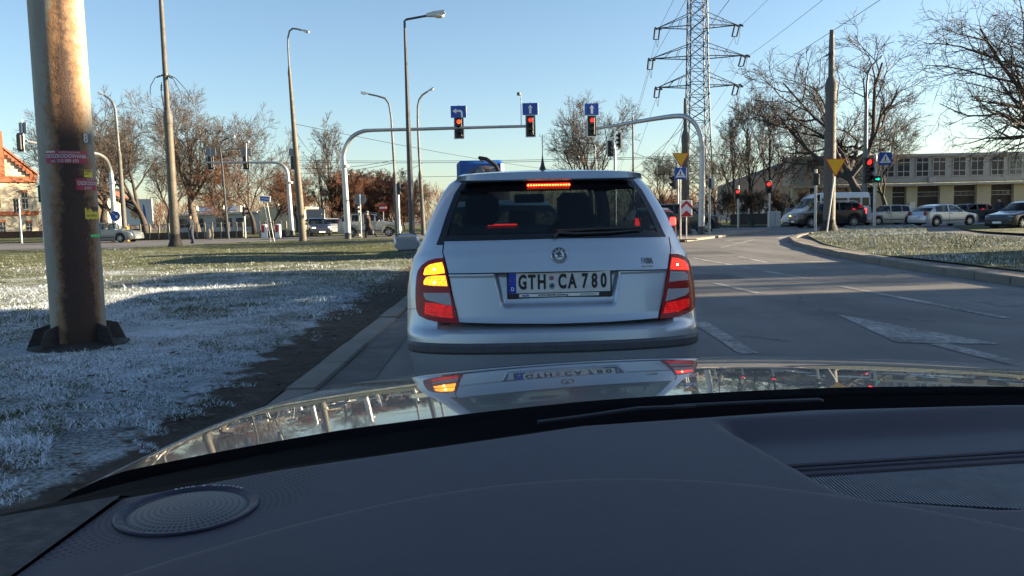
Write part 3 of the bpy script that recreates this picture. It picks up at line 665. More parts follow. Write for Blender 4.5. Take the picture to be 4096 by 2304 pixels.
# black printed edge of the rear window
def fband(name, a, b, mat, off=.002, parent=fab):
    mb = MB(); pv = None
    for i in range(41):
        q = i / 40; pa, pb = a(q), b(q); row = (Vector((pa[0], RR(pa[0], pa[1], False) - off, pa[1])), Vector((pb[0], RR(pb[0], pb[1], False) - off, pb[1])))
        if pv: mb.quad(pv[0], row[0], row[1], pv[1])
        pv = row
    return mb.build(name, mat, parent)
M['frit'] = pm('black_frit', (.006, .006, .008), .12, 0, 0)
for s in (-1, 1):
    fband('frit', lambda q: (s * .870 * fw(lerp(1.055, 1.405, q)), lerp(1.055, 1.405, q)), lambda q: (s * .815 * fw(lerp(1.055, 1.405, q)), lerp(1.055, 1.405, q)), M['frit'], .003, rw)
fband('frit', lambda q: (lerp(-.865, .865, q) * fw(1.055), 1.055), lambda q: (lerp(-.80, .80, q) * fw(1.105), 1.105), M['frit'], .003, rw)
fband('frit', lambda q: (lerp(-.865, .865, q) * fw(1.405), 1.405), lambda q: (lerp(-.80, .80, q) * fw(1.345), 1.345), M['frit'], .003, rw)
# tailgate panel with its number plate recess
HO = [fz(*q) for q in ((347, 530), (341, 590), (352, 630), (372, 715), (400, 860), (432, 998), (600, 1004), (1000, 1006), (1300, 995), (1588, 973), (1618, 850), (1640, 700), (1655, 605), (1658, 560), (1648, 503), (1000, 514))]
patch('tailgate', HO, .003, M['fpaint'], res=0.0072, thick=.012)
fline('shut_line', [fz(*q) for q in ((348, 535), (340, 590), (351, 630), (372, 715), (400, 860), (432, 1001), (600, 1008), (1000, 1010), (1300, 999), (1590, 977), (1620, 850), (1643, 700), (1657, 605), (1660, 560), (1650, 505))], .0035, off=.0025)
fline('panel_crease', [fz(*q) for q in ((372, 717), (640, 713), (1013, 706), (1385, 698), (1640, 692))], .0028, off=.006)
for s in (0, 1):
    pass
fline('bumper_line', [fz(*q) for q in ((140, 922), (160, 922), (182, 920))], .003, off=.001)
fline('bumper_line', [fz(*q) for q in ((1803, 893), (1812, 892), (1822, 891))], .003, off=.001)
# bumper rubbing strip
zA, zB = .468, .523
mb = MB(); pv = None
for i in range(61):
    x = lerp(-.99, .99, i / 60) * fw(.46); row = [Vector((x, RR(x, z, False) - o, z)) for z, o in ((zA - .004, -.004), (zA, .010), (zA + .012, .016), (zB - .012, .016), (zB, .010), (zB + .004, -.004))]
    if pv:
        for k in range(5): mb.quad(pv[k], row[k], row[k + 1], pv[k + 1])
    pv = row
mb.build('bumper_strip', M['fblack'], fab, 50)
# roof spoiler above the window
mb = MB(); pv = None
for i in range(41):
    k = lerp(-.965, .965, i / 40); x = k * .548; e = .05 * abs(k) ** 6; b_ = .04 * k * k
    row = [Vector((x * 1.03, .36 + b_, 1.402)), Vector((x * 1.02, .290 + b_ + e, 1.402 + e * .2)), Vector((x * 1.01, .278 + b_ + e, 1.409 + e * .1)), Vector((x * .99, .295 + b_, 1.452 - .02 * k ** 4)), Vector((x * .93, .42 + b_, 1.468 - .016 * k ** 2)), Vector((x * .85, .62, 1.474 - .012 * k ** 2))]
    if pv:
        for j in range(5): mb.quad(pv[j], row[j], row[j + 1], pv[j + 1])
    pv = row
mb.build('roof_spoiler', M['fpaint'], fab, 60)
# third brake light: bar and diodes
M['redbar'] = pm('brake_light_lens', (.35, .005, .006), .2, 0, 0, emit=(1.0, .012, .01), es=0.72)
M['diode'] = pm('brake_light_diode', (.8, .3, .05), .2, 0, 0, emit=(1.0, .17, .015), es=6.3)
bl = fz(953, 199); x0, x1 = fz(826, 203)[0], fz(1078, 196)[0]; mb = MB()
bar = MB().rbox(((x0 + x1) / 2, RR(bl[0], bl[1], False) - .012, bl[1] - .004), (x1 - x0, .014, .020), .006).build('brake_light', M['redbar'], fab)
for i in range(16):
    x = lerp(x0 + .008, x1 - .008, i / 15); MB().lathe([(.0036, 0), (.0030, .002), (.0003, .003)], 10, Matrix.Translation((x, RR(bl[0], bl[1], False) - .0195, bl[1] - .004)) @ Matrix.Rotation(math.pi / 2, 4, 'X')).build('diode', M['diode'], bar)
# tail lamps
def lens(name, col, emit=None, es=0, cell=75.0, depth=.5):
    m, t, b = nt(name); c = coords(t); vo = t.nodes.new('ShaderNodeTexVoronoi'); vo.inputs['Scale'].default_value = cell; vo.inputs['Randomness'].default_value = .35; t.links.new(c, vo.inputs['Vector'])
    b.inputs['Base Color'].default_value = (*col, 1); b.inputs['Roughness'].default_value = .22; b.inputs['Specular IOR Level'].default_value = .3
    bump(t, b, vo.outputs['Distance'], depth, .003)
    if emit:
        f = math_(t, 'MULTIPLY', ramp(t, vo.outputs['Distance'], [(.1, 1.0), (.75, .35)]), ramp(t, noise(t, 24, 3, .6, c), [(.3, .55), (.7, 1.15)]))
        b.inputs['Emission Color'].default_value = (*emit, 1); t.links.new(math_(t, 'MULTIPLY', f, es), b.inputs['Emission Strength'])
    return m
M['lensred'] = lens('red_lamp_lens', (.13, .003, .006), (1.0, .008, .012), .012, 220, .15)
M['lensamber'] = lens('lit_amber_lens', (.6, .25, .02), (1.0, .34, .008), 1.5)
M['lensamber2'] = lens('lit_indicator_lens', (.6, .3, .03), (1.0, .33, .010), 1.0)
M['lensclear'] = lens('clear_lamp_lens', (.34, .34, .37), None, 0, 85, .9)
M['lensredlit'] = lens('lit_red_lens', (.26, .006, .008), (1.0, .008, .008), .15)
M['lensbrake'] = lens('lit_brake_lens', (.5, .01, .01), (1.0, .03, .012), .6)
M['bulb'] = pm('lit_bulb', (1, .8, .4), .3, 0, 0, emit=(1.0, .85, .35), es=6.3)
def LL(X, Y): return fpx(1600 + X / 4.527, 1000 + Y / 4.527)
def LR(X, Y): return fpx(2500 + X / 4.2625, 980 + Y / 4.2625)
noD = lambda x, z: RR(x, z, False)
lampL = patch('tail_lamp', [LL(*q) for q in ((790, 142), (640, 152), (500, 192), (395, 270), (325, 370), (298, 480), (282, 700), (282, 900), (297, 1080), (342, 1180), (480, 1250), (700, 1300), (1062, 1318), (1000, 1060), (900, 690), (840, 380))], .014, M['lensred'], res=0.0063, thick=.02, fn=noD)
for poly, mt, nm in (((((760, 220), (640, 235), (520, 270), (460, 320), (425, 430), (440, 450), (600, 440), (810, 415), (790, 300))), 'lensamber', 'brake_lens'), (((820, 455), (560, 465), (470, 490), (430, 560), (430, 620), (560, 640), (860, 650), (840, 540)), 'lensamber2', 'indicator_lens'), (((890, 770), (430, 770), (435, 840), (470, 890), (600, 930), (800, 980), (940, 1000), (915, 860)), 'lensclear', 'reversing_lens'), (((460, 945), (620, 960), (940, 1010), (960, 1230), (700, 1200), (450, 1150), (450, 1050)), 'lensredlit', 'fog_lens')):
    patch(nm, [LL(*q) for q in poly], .0165, M[mt], lampL, .012, .004, noD)
for q in ((625, 347), (625, 587)):
    x, z = LL(*q); MB().ball((x, noD(x, z) - .0175, z), (.006, .004, .006)).build('bulb', M['bulb'], lampL)
lampR = patch('tail_lamp', [LR(*q) for q in ((775, 147), (900, 152), (1010, 192), (1098, 270), (1158, 400), (1182, 560), (1188, 800), (1182, 1040), (1138, 1110), (980, 1188), (780, 1233), (588, 1253), (640, 960), (700, 600), (750, 350))], .014, M['lensred'], res=0.0063, thick=.02, fn=noD)
for poly, mt, nm in ((((790, 210), (900, 225), (1000, 260), (1060, 330), (1080, 420), (760, 415), (775, 300)), 'lensbrake', 'brake_lens'), (((765, 440), (1000, 445), (1060, 500), (1070, 590), (900, 605), (740, 625)), 'lensclear', 'indicator_lens'), (((720, 740), (1080, 725), (1075, 800), (1020, 850), (850, 910), (680, 955)), 'lensclear', 'reversing_lens'), (((680, 985), (880, 940), (1080, 900), (1080, 1040), (900, 1130), (640, 1160)), 'lensredlit', 'fog_lens')):
    patch(nm, [LR(*q) for q in poly], .0165, M[mt], lampR, .012, .004, noD)
x, z = LR(880, 330); MB().ball((x, noD(x, z) - .0175, z), (.006, .004, .004)).build('bulb', M['bulb'], lampR)
# number plate
pc = fz(1013, 772); px0, px1 = fz(722, 770)[0], fz(1307, 770)[0]; pw = (px1 - px0) * 1.045; pcx = (px0 + px1) / 2 + .004; py = .105 - .004; pr = math.radians(0)
M['plate'] = pm('plate_white', (.62, .63, .64), .35, 0, .08, 20, dirt=.25); M['platetext'] = pm('plate_black', (.012, .012, .014), .4, 0, 0); M['eublue'] = pm('plate_blue', (.01, .05, .42), .35, 0, .05, 20)
ph = pw * 110 / 545; pz = pc[1] + .004; YP = RR(pcx, .80) - .012
holder = MB().rbox((pcx, YP + .008, pz - .012), (pw, .016, ph + .034), .006).build('plate_holder', M['black'], fab)
pl = MB().rbox((pcx, YP - .002, pz), (pw - .020, .004, ph - .004), .002).build('number_plate', M['plate'], fab)
MB().box((pcx - pw / 2 + .010 + .020, YP - .0046, pz), (.040, .0016, ph - .008)).build('country_band', M['eublue'], pl, 0)
def ptxt(nm, s, x, z, size, sx, mat, bold=.0, par=pl, yo=.0050, sp=1.0):
    mb = MB(); letter(mb, s, face_cam(x, YP - yo, z), size=size, sx=sx, bold=bold, extrude=.0006, spacing=sp); return mb.build(nm, mat, par, 0)
def pX(X): return pcx + (fpx(2000 + X / 5.152, 1130)[0] - pcx) * 1.02
for ch, X in (('G', 483), ('T', 672), ('H', 873), ('C', 1290), ('A', 1493), ('7', 1745), ('8', 1940), ('0', 2125)):
    ptxt('plate_letter', ch, pX(X), pz + .001, .108, .60 if ch not in 'H' else .62, M['platetext'], .0042)
ptxt('plate_letter', 'D', pX(280), pz - .033, .030, .8, M['white'], .0006, pl, .0062)
M['seal1'] = pm('test_seal_reddish', (.28, .13, .13), .6, 0, .4, 120); M['seal2'] = pm('county_seal_grey', (.20, .26, .30), .6, 0, .35, 120)
for X, dz_, r, mt in ((1073, .024, .0135, 'seal1'), (1080, -.019, .0175, 'seal2')):
    MB().lathe([(r, 0), (r * .96, .001), (.0003, .0012)], 24, Matrix.Translation((pX(X), YP - .0042, pz + dz_)) @ Matrix.Rotation(math.pi / 2, 4, 'X')).build('plate_seal', M[mt], pl)
MB().prism([(-.007, .008), (-.007, -.002), (0, -.010), (.007, -.002), (.007, .008)], -.0003, .0, Matrix.Translation((pX(1080), YP - .0058, pz - .019))).build('seal_crest', M['platetext'], pl, 0)
for k in range(12):
    a = k * math.pi / 6; MB().ball((pX(280) + .0125 * math.cos(a), YP - .0056, pz + .020 + .0125 * math.sin(a)), .0013, 6, 4).build('band_star', M['signyellow'], pl)
hs = MB().box((pX(1225), YP - .0005, pz - ph / 2 - .0105), (pX(2035) - pX(415), .002, .0165)).build('dealer_strip', M['white'], holder, 0)
ptxt('dealer_lettering', 'mazda', pX(538), pz - ph / 2 - .0105, .0150, 1.05, M['eublue'], .0004, hs, .0024)
ptxt('dealer_lettering', 'AUTO-CENTER Schönburg', pX(1100), pz - ph / 2 - .0105, .0125, 1.16, M['platetext'], .0004, hs, .0024)
ptxt('dealer_lettering', '(0 34 45) 70 51 11', pX(1815), pz - ph / 2 - .0105, .0115, 1.05, M['platetext'], 0, hs, .0024)
# round badge with winged arrow
bx, bz = fz(1015, 610); YB = RR(bx, bz) - .004; BM = Matrix.Translation((bx, YB, bz)) @ Matrix.Rotation(math.pi / 2 - .25, 4, 'X')
badge = MB().lathe([(.0445, -.004), (.0445, .003), (.0425, .0055), (.0405, .0045)], 48, BM).build('badge', M['silver'], fab)
M['badgeblack'] = pm('badge_black', (.008, .010, .016), .15, 0, 0, coat=1)
MB().lathe([(.0410, .0040), (.0260, .0055)], 48, BM).build('badge_ring', M['badgeblack'], badge)
M['badgepale'] = pm('badge_pale', (.52, .58, .60), .3, .4, .05, 30)
MB().lathe([(.0262, .0058), (.0003, .0062)], 48, BM).build('badge_field', M['badgepale'], badge)
def bp(X, Y): return ((X - 835) / 430 * .0415, -(Y - 725) / 430 * .0415)
W1 = [bp(*q) for q in ((775, 480), (880, 485), (930, 570), (960, 680), (950, 800), (1000, 800), (1045, 835), (1000, 880), (960, 850), (735, 855), (690, 885), (630, 815), (700, 815), (765, 835), (755, 760), (700, 700), (610, 670), (620, 600), (720, 620), (655, 560), (690, 520), (800, 560))]
MB().slab(W1, .0060, .0072).build('winged_arrow', M['badgeblack'], badge, 0).matrix_local = BM
MB().lathe([(.0033, .0074), (.0003, .0078)], 12, BM @ Matrix.Translation((bp(888, 762)[0], bp(888, 762)[1], 0))).build('arrow_eye', M['badgepale'], badge)
mb = MB()
for i, ch in enumerate('SKODA'):
    a = math.radians(64 - 32 * i); letter(mb, ch, BM @ Matrix.Rotation(a, 4, 'Z') @ Matrix.Translation((0, .0335, .0056)), size=.0125, sx=1.1, bold=.0003)
mb.build('badge_lettering', M['badgepale'], badge, 0)
mb = MB()
for i in range(9):
    a = math.radians(180 + 60 - 15 * i); mb.add([BM @ Matrix.Rotation(a, 4, 'Z') @ Vector(p) for p in ((-.004, .032, .0058), (.0, .0345, .0058), (.004, .032, .0058), (0, .0385, .0050))], [(0, 1, 3), (1, 2, 3)])
mb.build('badge_leaves', M['silver'], badge, 0)
# model lettering
mx, mz = fz(1522, 642); e0, e1 = fz(1475, 645)[0], fz(1570, 645)[0]
mb = MB(); letter(mb, 'FABIA', face_cam(mx, RR(mx, mz) - .005, mz, math.atan(.12)) @ Matrix.Rotation(-.2, 4, 'X'), size=.047, sx=.56, bold=.0006, extrude=.002); mb.build('model_lettering', M['greysteel'], fab)
x, z = fz(1523, 673); st = MB().box((0, 0, 0), (.066, .003, .009), 0, Matrix.Translation((x, RR(x, z) - .005, z)) @ Matrix.Rotation(math.atan(.12), 4, 'Z')).build('engine_strip', M['silver'], fab, 0)
for s_, dx in (('1.4', -.021), ('MPI', .021)):
    mb = MB(); letter(mb, s_, face_cam(x + dx, RR(x + dx, z) - .0072, z, math.atan(.12)), size=.0095, sx=1.1, bold=.0003)
    mb.build('engine_lettering', M['platetext'], st, 0)
# rear wiper
wp = [fz(*q) for q in ((985, 505), (1010, 478), (1100, 484), (1300, 478), (1488, 462))]
MB().tube([(x, RR(x, z, False) - .020, z) for x, z in wp], [.014, .011, .008, .007, .005], 8).build('wiper_arm', M['black'], fab)
wb = [fz(*q) for q in ((1000, 470), (1250, 455), (1490, 449))]; MB().tube([(x, RR(x, z, False) - .010, z) for x, z in wb], .009, 6).build('wiper_blade', M['black'], fab)
# aerial, door mirrors, wheels, seats
ax = P(2170, 684, 5.1) - FROOT
MB().lathe([(.030, 0), (.026, .008), (.012, .045), (.005, .085), (.0035, .10)], 14, Matrix.Translation((ax.x + .022, .62, 1.462)), True).build('aerial_base', M['black'], fab)
MB().tube([(ax.x + .022, .62, 1.555), (ax.x + .024, .635, 1.60), (ax.x + .027, .66, 1.69)], [.003, .0022, .0022], 6).build('aerial_whip', M['black'], fab)
for s in (-1, 1):
    mr = MB().rbox((s * 1.0, 2.60, 1.005), (.215, .10, .150), .04).build('door_mirror', M['fpaint'], fab, 50)
    MB().prism([(-.088, -.050), (-.078, -.060), (.075, -.058), (.090, -.03), (.088, .04), (.07, .058), (-.06, .060), (-.085, .045)], -.001, .001, Matrix.Translation((s * 1.0, 2.547, 1.005))).build('mirror_glass', pm('mirror_glass', (.75, .78, .80), .03, 1.0, 0), mr, 0)
    for yy in (.72, 3.35):
        T = Matrix.Translation((s * .70, yy, .30)) @ Matrix.Rotation(math.pi / 2, 4, 'Y')
        wl = MB().lathe([(.20, -.085), (.285, -.09), (.30, -.06), (.30, .06), (.285, .09), (.20, .085)], 32, T).build('wheel', M['rubber'], fab)
        MB().lathe([(.20, -.08), (.03, -.06), (.03, .06), (.20, .08)], 24, T).build('rim', M['silver'], wl)
    for yy, zz, hw_ in ((1.12, .80, .30), (2.05, .95, .25)):
        st = MB().rbox((s * .35, yy, zz - .25), (hw_ * 2, .16, .72), .06).build('seat', M['interior'], fab)
        MB().rbox((s * .36, yy - .02, zz + (.20 if yy < 1.5 else .31)), (.26, .10, .17 if yy < 1.5 else .24), .05).build('headrest', M['interior'], st)
MB().rbox((0, 1.9, .45), (1.4, 3.0, .3), .05).build('floor_pan', M['interior'], fab)
MB().rbox((0, 2.75, .92), (1.3, .35, .14), .05).build('dashboard', M['interior'], fab)
MB().rbox((0, 1.06, .75), (1.3, .14, .66), .05).build('rear_bench', M['interior'], fab)
MB().rbox((.40, 2.02, 1.02), (.50, .22, .34), .10).build('front_backrest', M['interior'], fab)
MB().rbox((0, .62, .80), (1.3, .75, .03), .01).build('load_cover', M['interior'], fab)
MB().rbox((0.02, 2.15, 1.345), (.24, .02, .07), .012).build('inside_mirror', M['black'], fab)
# ---------------------------------------------------------------- poles, lamps, gantries, signals, signs
def arc(c, r, a0, a1, n, ax, ay):
    return [Vector(c) + Vector(ax) * (r * math.cos(lerp(a0, a1, i / n))) + Vector(ay) * (r * math.sin(lerp(a0, a1, i / n))) for i in range(n + 1)]
# rusty pole beside the lawn kerb
def rust_mat():
    m, t, b = nt('rusted_pole_paint'); c = coords(t); s = t.nodes.new('ShaderNodeSeparateXYZ'); t.links.new(c, s.inputs[0])
    ang = math_(t, 'ARCTAN2', s.outputs[1], s.outputs[0])
    st = t.nodes.new('ShaderNodeMapping'); st.inputs['Scale'].default_value = (1, 1, .28); t.links.new(c, st.inputs[0])
    n1 = noise(t, 3.0, 8, .68, st.outputs[0]); n2 = noise(t, 16, 7, .72, c); n3 = noise(t, 60, 4, .6, c)
    low = t.nodes.new('ShaderNodeMapRange'); low.inputs['From Min'].default_value = 3.8; low.inputs['From Max'].default_value = 1.4; low.inputs['To Min'].default_value = .45; low.inputs['To Max'].default_value = 1.0; t.links.new(s.outputs[2], low.inputs['Value'])
    dd = math_(t, 'ABSOLUTE', math_(t, 'ADD', ang, .95))
    band = math_(t, 'SUBTRACT', math_(t, 'MULTIPLY', low.outputs[0], 1.0), math_(t, 'MULTIPLY', dd, .85))
    band = math_(t, 'ADD', band, math_(t, 'ADD', math_(t, 'MULTIPLY', math_(t, 'SUBTRACT', n1, .5), 1.1), math_(t, 'MULTIPLY', math_(t, 'SUBTRACT', n2, .5), .9)))
    paint = ramp(t, n1, [(.3, (.19, .18, .145)), (.7, (.30, .28, .23))])
    edge = ramp(t, band, [(.12, 0.0), (.30, .85)]); core = ramp(t, band, [(.34, 0.0), (.62, 1.0)])
    col = mixc(t, edge, paint, mixc(t, n2, (.15, .062, .022), (.29, .155, .06)))
    col = mixc(t, core, col, mixc(t, n3, (.016, .010, .008), (.060, .026, .014)))
    col = mixc(t, ramp(t, noise(t, 42, 3, .6, c), [(.66, 0.0), (.72, .9)]), col, (.17, .06, .02))
    t.links.new(col, b.inputs['Base Color']); b.inputs['Roughness'].default_value = .75; bump(t, b, math_(t, 'ADD', math_(t, 'MULTIPLY', core, n3), math_(t, 'MULTIPLY', n2, .5)), .5, .012); return m
M['rust'] = rust_mat(); M['rustdark'] = pm('blackened_steel', (.022, .020, .019), .8, 0, .3, 8, .5, 40)
rp = P(322, 1395, 7.4); RP = thing('rusty_pole', 'thick rusty steel pole with torn stickers standing in the frosted grass', 'pole', (rp.x, rp.y, 0))
RPR = .232
pr_ = [(RPR * 1.0, -.05), (RPR, 1.2), (RPR * .985, 2.6), (RPR * .97, 4.2), (RPR * .95, 6.0), (RPR * .95, 7.2)]
MB().lathe([(r, z) for r, z in pr_], 48).build('pole_shaft', M['rust'], RP)
MB().lathe([(RPR * .96, 7.15), (.16, 7.5), (.15, 10.5), (.001, 10.55)], 24).build('pole_top', M['pole'], RP)
for a in (-2.75, -1.9, -.35, .9, 2.3):
    Mx = Matrix.Rotation(a, 4, 'Z'); MB().prism([(RPR - .01, 0), (RPR + .24, 0), (RPR + .13, .26), (RPR - .01, .30)], -.012, .012, Mx).build('base_gusset', M['rustdark'], RP, 0)
MB().lathe([(RPR + .20, .0), (RPR + .20, .10), (RPR + .005, .13)], 10).build('base_collar', M['rustdark'], RP)
def wrap(mb, s, a0, z, size, bold=0.0, sx=1.0, lift=.004):
    vs, fs = text_v(s, size=size, sx=sx, bold=bold, align='LEFT'); return mb.add([Vector((math.cos(a0 + p.x / RPR) * (RPR + lift), math.sin(a0 + p.x / RPR) * (RPR + lift), z + p.y)) for p in vs], fs)
def sticker(name, a0, a1, z0, z1, mat, lift=.002, torn=0.0):
    mb = MB(); n = 14; pv = None
    for i in range(n + 1):
        a = lerp(a0, a1, i / n); t0 = random.uniform(0, torn); row = [Vector((math.cos(a) * (RPR + lift), math.sin(a) * (RPR + lift), z)) for z in (z0 + random.uniform(0, torn * .3), z1 - t0)]
        if pv: mb.quad(pv[0], row[0], row[1], pv[1])
        pv = row
    return mb.build(name, mat, RP)
vd = math.atan2(-rp.y, -rp.x)  # bearing from the pole to the driver
def pang(u): return vd + math.asin(max(-.98, min(.98, (u - 285) / 112.0)))
def pzz(v): return P(300, v, 7.4 - .2).z
M['stred'] = pm('sticker_red', (.30, .018, .05), .55, 0, .2, 9, dirt=.3); M['styel'] = pm('sticker_yellow', (.62, .50, .04), .55, 0, .15, 9, dirt=.3); M['stgreen'] = pm('sticker_green', (.06, .55, .16), .55, 0, .1, 9); M['stpale'] = pm('stencil_grey', (.45, .48, .48), .6, 0, .2, 9); M['stdark'] = pm('stencil_dark', (.10, .11, .11), .6, 0, .2, 9)
s1 = sticker('red_sticker', pang(206), pang(363), pzz(653), pzz(602), M['stred'])
mb = MB(); wrap(mb, 'KOMPLEKSOWE', pang(256), pzz(609), .024, 0, 1.0); wrap(mb, 'ODSZKODOWANIA', pang(208), pzz(624), .046, .0009, .82); wrap(mb, 'tel. 510 089 693', pang(225), pzz(643), .040, .0004, .86); mb.build('sticker_lettering', M['stpale'], s1, 0)
sticker('white_logo_strip', pang(208), pang(242), pzz(610), pzz(603), M['stpale'], .003)
s2 = sticker('yellow_sticker', pang(347), pang(380), pzz(707), pzz(676), M['styel'])
mb = MB(); wrap(mb, 'AROMA', pang(347), pzz(682), .024, .0005); wrap(mb, 'dom', pang(350), pzz(693), .022, .0005); mb.build('sticker_lettering', M['platetext'], s2, 0)
s3 = sticker('torn_red_sticker', pang(312), pang(391), pzz(760), pzz(712), M['stred'], .002, .004)
mb = MB(); wrap(mb, 'DSZKODOW', pang(318), pzz(732), .046, .0009, .82); wrap(mb, '510 0', pang(345), pzz(751), .036, .0004, .9); wrap(mb, 'KOMPLE', pang(356), pzz(717), .022); mb.build('sticker_lettering', M['stpale'], s3, 0)
s4 = sticker('torn_yellow_sticker', pang(340), pang(396), pzz(881), pzz(828), M['styel'], .002, .05)
mb = MB(); wrap(mb, 'TYW', pang(365), pzz(838), .062, .0012, .8); wrap(mb, 'ypoz24.pl', pang(344), pzz(862), .034); mb.build('sticker_lettering', M['platetext'], s4, 0)
sticker('green_tape', pang(356), pang(402), pzz(951), pzz(940), M['stgreen'])
sticker('number_ground', pang(352), pang(384), pzz(571), pzz(527), M['stdark'])
mb = MB(); wrap(mb, '8', pang(352), pzz(549), .115, .002, .9, .006); mb.build('stencil_number', M['stpale'], RP, 0)
def vpost(name, label, cat, u, v, d, vtop, r0, r1=None, mat='galv', group=None, n=12, z0=0.0):
    p = P(u, v, d); t = thing(name, label, cat, (p.x, p.y, z0), 0, group); h = P(u, vtop, d).z - z0
    MB().tube([(0, 0, -.3), (0, 0, h * .5), (0, 0, h)], [r0, lerp(r0, r1 or r0, .5), r1 or r0], n).build('post', M[mat], t); return t, h
# stepped catenary poles
def cat_pole(label, u, v, d, vcol, vtop, w0, w1, mat, base=True, name='catenary_pole', u_top=None):
    p = P(u, v, d); t = thing(name, label, 'pole', (p.x, p.y, 0)); zc, zt = P(u, vcol, d).z, P(u, vtop, d).z; r0, r1 = w0 * d / F / 2, w1 * d / F / 2
    MB().lathe([(r0 * 1.08, -.1), (r0, .6), (r0 * .95, zc * .6), (r0 * .88, zc)], 20).build('pole_shaft', M[mat], t)
    MB().lathe([(r0 * .98, zc - .35), (r0 * 1.0, zc), (r1 * 1.3, zc + .32)], 16).build('collar', M['poledark'], t)
    MB().lathe([(r1 * 1.15, zc), (r1, lerp(zc, zt, .75)), (r1 * .8, zt), (.005, zt + .02)], 16).build('pole_top', M['poledark' if mat == 'pole' else mat], t)
    if base:
        MB().lathe([(r0 * 1.9, -.02), (r0 * 1.75, .12), (r0 * 1.10, .55), (r0 * 1.02, .75)], 10).build('base_boot', M['rustdark'], t)
    return t, r0, r1, zc, zt
def bracket_chain(t, z, r, spec, mat='darksteel'):
    MB().lathe([(r * 1.25, z - .05), (r * 1.25, z + .05)], 12).build('clamp', M[mat], t)
    for pts in spec:
        mb = MB(); q = [Vector(p) for p in pts]; mb.tube(q, .018, 5)
        for i in range(3): mb.ball(q[0].lerp(q[1], .35 + .2 * i), .05, 6, 4)
        mb.build('insulated_stay', M['darksteel'], t)
t, r0, r1, zc, zt = cat_pole('tall two-step concrete pole on the lawn behind the rusty pole', 702, 972, 38, 466, -60, 35, 18, 'pole')
bracket_chain(t, P(660, 300, 38).z, r1, [[(0, 0, P(660, 297, 38).z), (-.5, 0, P(660, 310, 38).z), (-.72, -.05, P(660, 345, 38).z), (-.78, 0, P(660, 376, 38).z)], [(0, 0, P(660, 297, 38).z), (.45, 0, P(660, 312, 38).z), (.85, .1, P(660, 355, 38).z), (1.2, .1, P(660, 408, 38).z)], [(0, 0, P(660, 297, 38).z), (.4, -.1, P(660, 318, 38).z), (.7, -.1, P(660, 372, 38).z), (.78, -.1, P(660, 412, 38).z)], [(-.16, -.1, P(660, 330, 38).z), (-.2, -.1, P(660, 370, 38).z), (-.12, -.1, P(660, 430, 38).z), (-.1, -.1, P(660, 452, 38).z)]])
t, r0, r1, zc, zt = cat_pole('weathered stepped pole at the corner lawn with dangling stays near the top', 3316, 921, 38, 335, 120, 46, 20, 'poledark')
bracket_chain(t, P(3330, 212, 38).z, r1, [[(0, 0, P(3330, 215, 38).z), (-.3, 0, P(3330, 222, 38).z), (-.52, 0, P(3330, 235, 38).z), (-.55, 0, P(3330, 330, 38).z)], [(0, 0, P(3330, 215, 38).z), (-.15, -.1, P(3330, 225, 38).z), (-.34, -.1, P(3330, 260, 38).z), (-.38, -.1, P(3330, 345, 38).z)]])
cat_pole('brown stepped pole behind the yield and crossing signs', 2742, 935, 42, 545, 393, 32, 13, 'pole')
cat_pole('slim dark pole rising beyond the roof of the silver estate', 2535, 905, 58, 690, 468, 12, 7, 'darksteel', False)
# lamp posts
def lamp_head(t, tip, direction, L, mat='lamp', box=False):
    d = Vector(direction).normalized(); s = d.cross(Vector((0, 0, 1))).normalized(); u = s.cross(d); Mx = Matrix((( d.x, s.x, u.x, tip[0]), (d.y, s.y, u.y, tip[1]), (d.z, s.z, u.z, tip[2]), (0, 0, 0, 1)))
    mb = MB(); w = L * .28; mb.add([Mx @ Vector(p) for p in ((0, -w * .45, -.04 * L), (0, w * .45, -.04 * L), (0, w * .4, .1 * L), (0, -w * .4, .1 * L), (L * .4, -w * .6, -.08 * L), (L * .4, w * .6, -.08 * L), (L * .42, w * .55, .16 * L), (L * .42, -w * .55, .16 * L), (L, -w * .8, -.06 * L), (L, w * .8, -.06 * L), (L * .97, w * .6, .17 * L), (L * .97, -w * .6, .17 * L))], [(3, 2, 1, 0), (0, 1, 5, 4), (1, 2, 6, 5), (2, 3, 7, 6), (3, 0, 4, 7), (4, 5, 9, 8), (5, 6, 10, 9), (6, 7, 11, 10), (7, 4, 8, 11), (8, 9, 10, 11)])
    h = mb.build('lamp_head', M[mat], t, 50)
    MB().ball((0, 0, 0), 1, 12, 8).build('lamp_bowl', M['bowl'], h).matrix_local = Mx @ Matrix.Translation((L * .68, 0, -.07 * L)) @ Matrix.Diagonal((L * .29, w * .75, L * .13, 1))
def lamp_post(label, d, path, radpx, head_to, Lpx, shaft='poledark', split=None, vbase=None, name='street_lamp', steel='greysteel', z0=0):
    "path: photo points from the ground up, all at one distance"
    w = [P(u, v, d) for u, v in path]; b = Vector((w[0].x, d, z0)); t = thing(name, label, 'street lamp', b); q = [p - b for p in w]; q[0].z = -.1
    rad = [r * d / F / 2 for r in radpx]
    if split:
        MB().tube(q[:split + 1], rad[:split + 1], 12).build('post', M[shaft], t); MB().lathe([(rad[split] * 1.15, -.12), (rad[split] * 1.1, .05), (rad[split] * .7, .35)], 12, Matrix.Translation(q[split])).build('collar', M[shaft], t)
        MB().tube(q[split:], [rad[split] * .6] + rad[split + 1:], 10).build('arm', M[steel], t)
    else: MB().tube(q, rad, 10).build('post', M[shaft], t)
    tip = q[-1]; h = P(head_to[0], head_to[1], d) - b - tip; lamp_head(t, tip, h, Lpx * d / F)
    return t
